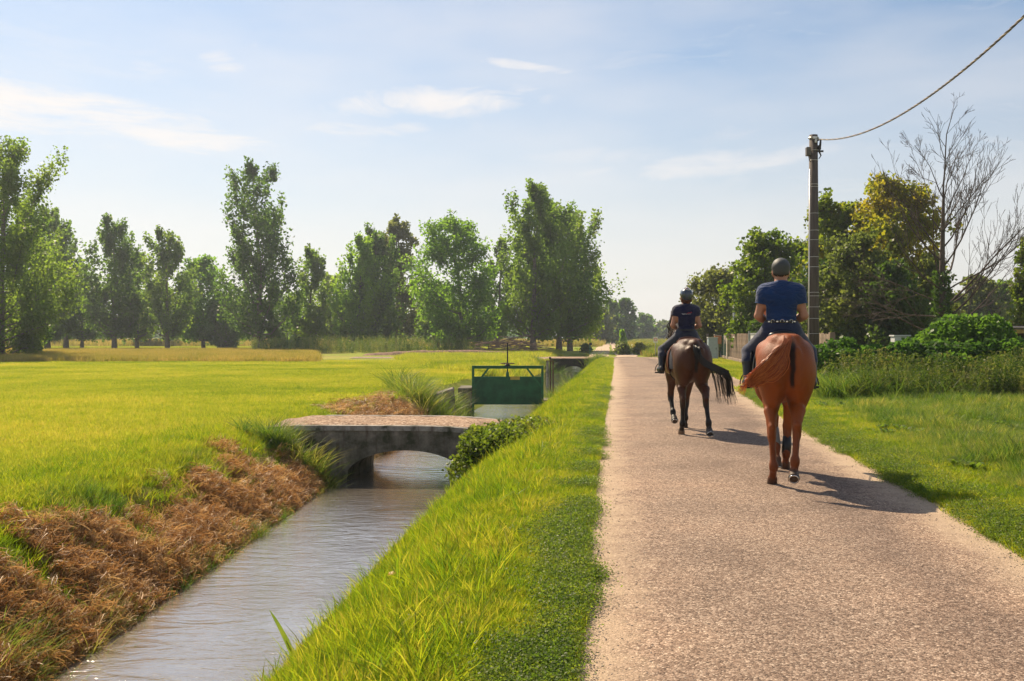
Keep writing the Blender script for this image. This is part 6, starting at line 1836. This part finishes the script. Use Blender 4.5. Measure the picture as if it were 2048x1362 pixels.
    if opts.get('back_mark'):
        cz = V['chest'][2] + 0.03; by = V['chest'][1] - 0.155 * g
        ptsw = [(-0.085 + 0.145 * t, by + 0.012 * abs(-0.085 + 0.145 * t) / 0.1, cz + 0.009 * math.sin(t * 34) * (0.5 + 0.8 * (1 - t))) for t in np.linspace(0, 1, 46)]
        MB().tube(ptsw, 0.0022, 4).build('back_lettering', opts['white'], sh, True)
        MB().tube([(-0.01, by, cz + 0.004), (0.03, by, cz + 0.022), (0.045, by + 0.004, cz + 0.012), (0.062, by + 0.006, cz + 0.030), (0.075, by + 0.008, cz + 0.016)], [0.004, 0.006, 0.005, 0.007, 0.003], 5).build('back_emblem', opts['red'], sh, True)
    tag(root, label, 'person', 'riders')
    return root
def cloth(name, col, bump=0.8, rough=0.85, sheen=0.25):
    m, t = material(name)
    co = t.n('ShaderNodeTexCoord').outputs['Object']
    n1 = t.noise(t.n('ShaderNodeMapping', None, Vector=co, Scale=(1.0, 1.0, 2.2)).outputs[0], 9.0, 3, 0.5, dist=1.2)
    c = t.ramp(n1, [(0.3, tuple(q * 0.8 for q in col)), (0.7, tuple(q * 1.15 for q in col))])
    b = t.n('ShaderNodeBump', None, Strength=bump, Distance=0.03, Height=n1)
    b2 = t.n('ShaderNodeBump', None, Strength=0.15, Distance=0.003, Height=t.noise(co, 260.0, 2, 0.5), Normal=b)
    finish(t, t.n('ShaderNodeBsdfPrincipled', None, Base_Color=c, Roughness=rough, Specular_IOR_Level=0.2, Sheen_Weight=sheen, Normal=b2))
    return m
WHT = plain('white_thread', (0.7, 0.68, 0.7), 0.7); REDT = plain('red_thread', (0.45, 0.05, 0.06), 0.7)
J1 = dict(pelvis=(0, 0.60, 1.615), waist=(0, 0.60, 1.745), chest=(0, 0.615, 1.935), neck=(0, 0.625, 2.115), head=(0.0, 0.66, 2.255), sh=(0.176, 0.615, 2.025), el=(0.240, 0.60, 1.765), wr=(0.125, 0.85, 1.70),
          hip=(0.110, 0.62, 1.585), knee=(0.328, 0.94, 1.37), ank=(0.342, 0.80, 1.06), toe=(0.36, 0.95, 1.03))
rider('person', (HX, HY, 0), HR, 'rider in royal blue polo shirt and grey helmet on the chestnut horse', J1, (0.40, 0.19, 0.115), hair_mat('dark_hair', [(0.02, 0.014, 0.01), (0.03, 0.02, 0.014), (0.05, 0.035, 0.025)]),
      cloth('royal_blue_pique', (0.007, 0.032, 0.12)), cloth('navy_breeches', (0.022, 0.030, 0.070), 0.2), LEATHER_K, plain('charcoal_helmet', (0.055, 0.06, 0.062), 0.6, var=0.08, bump=0.1, bscale=200), 0.52,
      dict(g=1.03, trim=plain('blue_trim', (0.012, 0.06, 0.18), 0.8), belt_m=LEATHER_K, links=True, hr=0.094, white=WHT, red=REDT))
J2 = dict(pelvis=(0, 0.58, 1.565), waist=(0, 0.58, 1.695), chest=(0, 0.59, 1.875), neck=(0, 0.60, 2.045), head=(0.01, 0.625, 2.180), sh=(0.150, 0.59, 1.965), el=(0.212, 0.58, 1.725), wr=(0.115, 0.82, 1.67),
          hip=(0.10, 0.60, 1.54), knee=(0.345, 0.88, 1.33), ank=(0.375, 0.71, 1.04), toe=(0.395, 0.87, 1.01))
rider('person', (H2X, H2Y, 0), H2R, 'rider in dark navy polo shirt with lettering and glossy helmet on the bay horse', J2, (0.42, 0.20, 0.125), hair_mat('auburn_hair', [(0.06, 0.02, 0.01), (0.13, 0.04, 0.018), (0.2, 0.07, 0.03)]),
      cloth('dark_navy_pique', (0.012, 0.013, 0.045)), cloth('grey_blue_breeches', (0.035, 0.040, 0.065), 0.2), LEATHER_K, plain('glossy_blue_helmet', (0.03, 0.042, 0.07), 0.22, var=0.08, coat=0.6), 0.40,
      dict(g=0.88, waist=0.92, trim=plain('navy_trim', (0.014, 0.015, 0.05), 0.8), belt_m=LEATHER_K, hem=0.085, hr=0.096, emblem=True, white=WHT, red=REDT, hairlen=0.085, nhair=200, back_mark=True))

# ------------------------------------------------------------------ summer haze
def haze():
    m = bpy.data.materials.new('summer_haze'); m.use_nodes = True
    t = NT(m.node_tree)
    v = t.n('ShaderNodeVolumePrincipled', None, Color=(0.80, 0.88, 1.0), Density=HAZE, Anisotropy=0.45)
    t.n('ShaderNodeOutputMaterial', None, Volume=v)
    b = MB().box((0, 330, 14.5), (1500, 780, 34.0))
    o = b.build('haze', m)
    tag(o, 'thin bluish summer haze over the fields', 'haze', kind='stuff')
HAZE = 0.00045
haze()
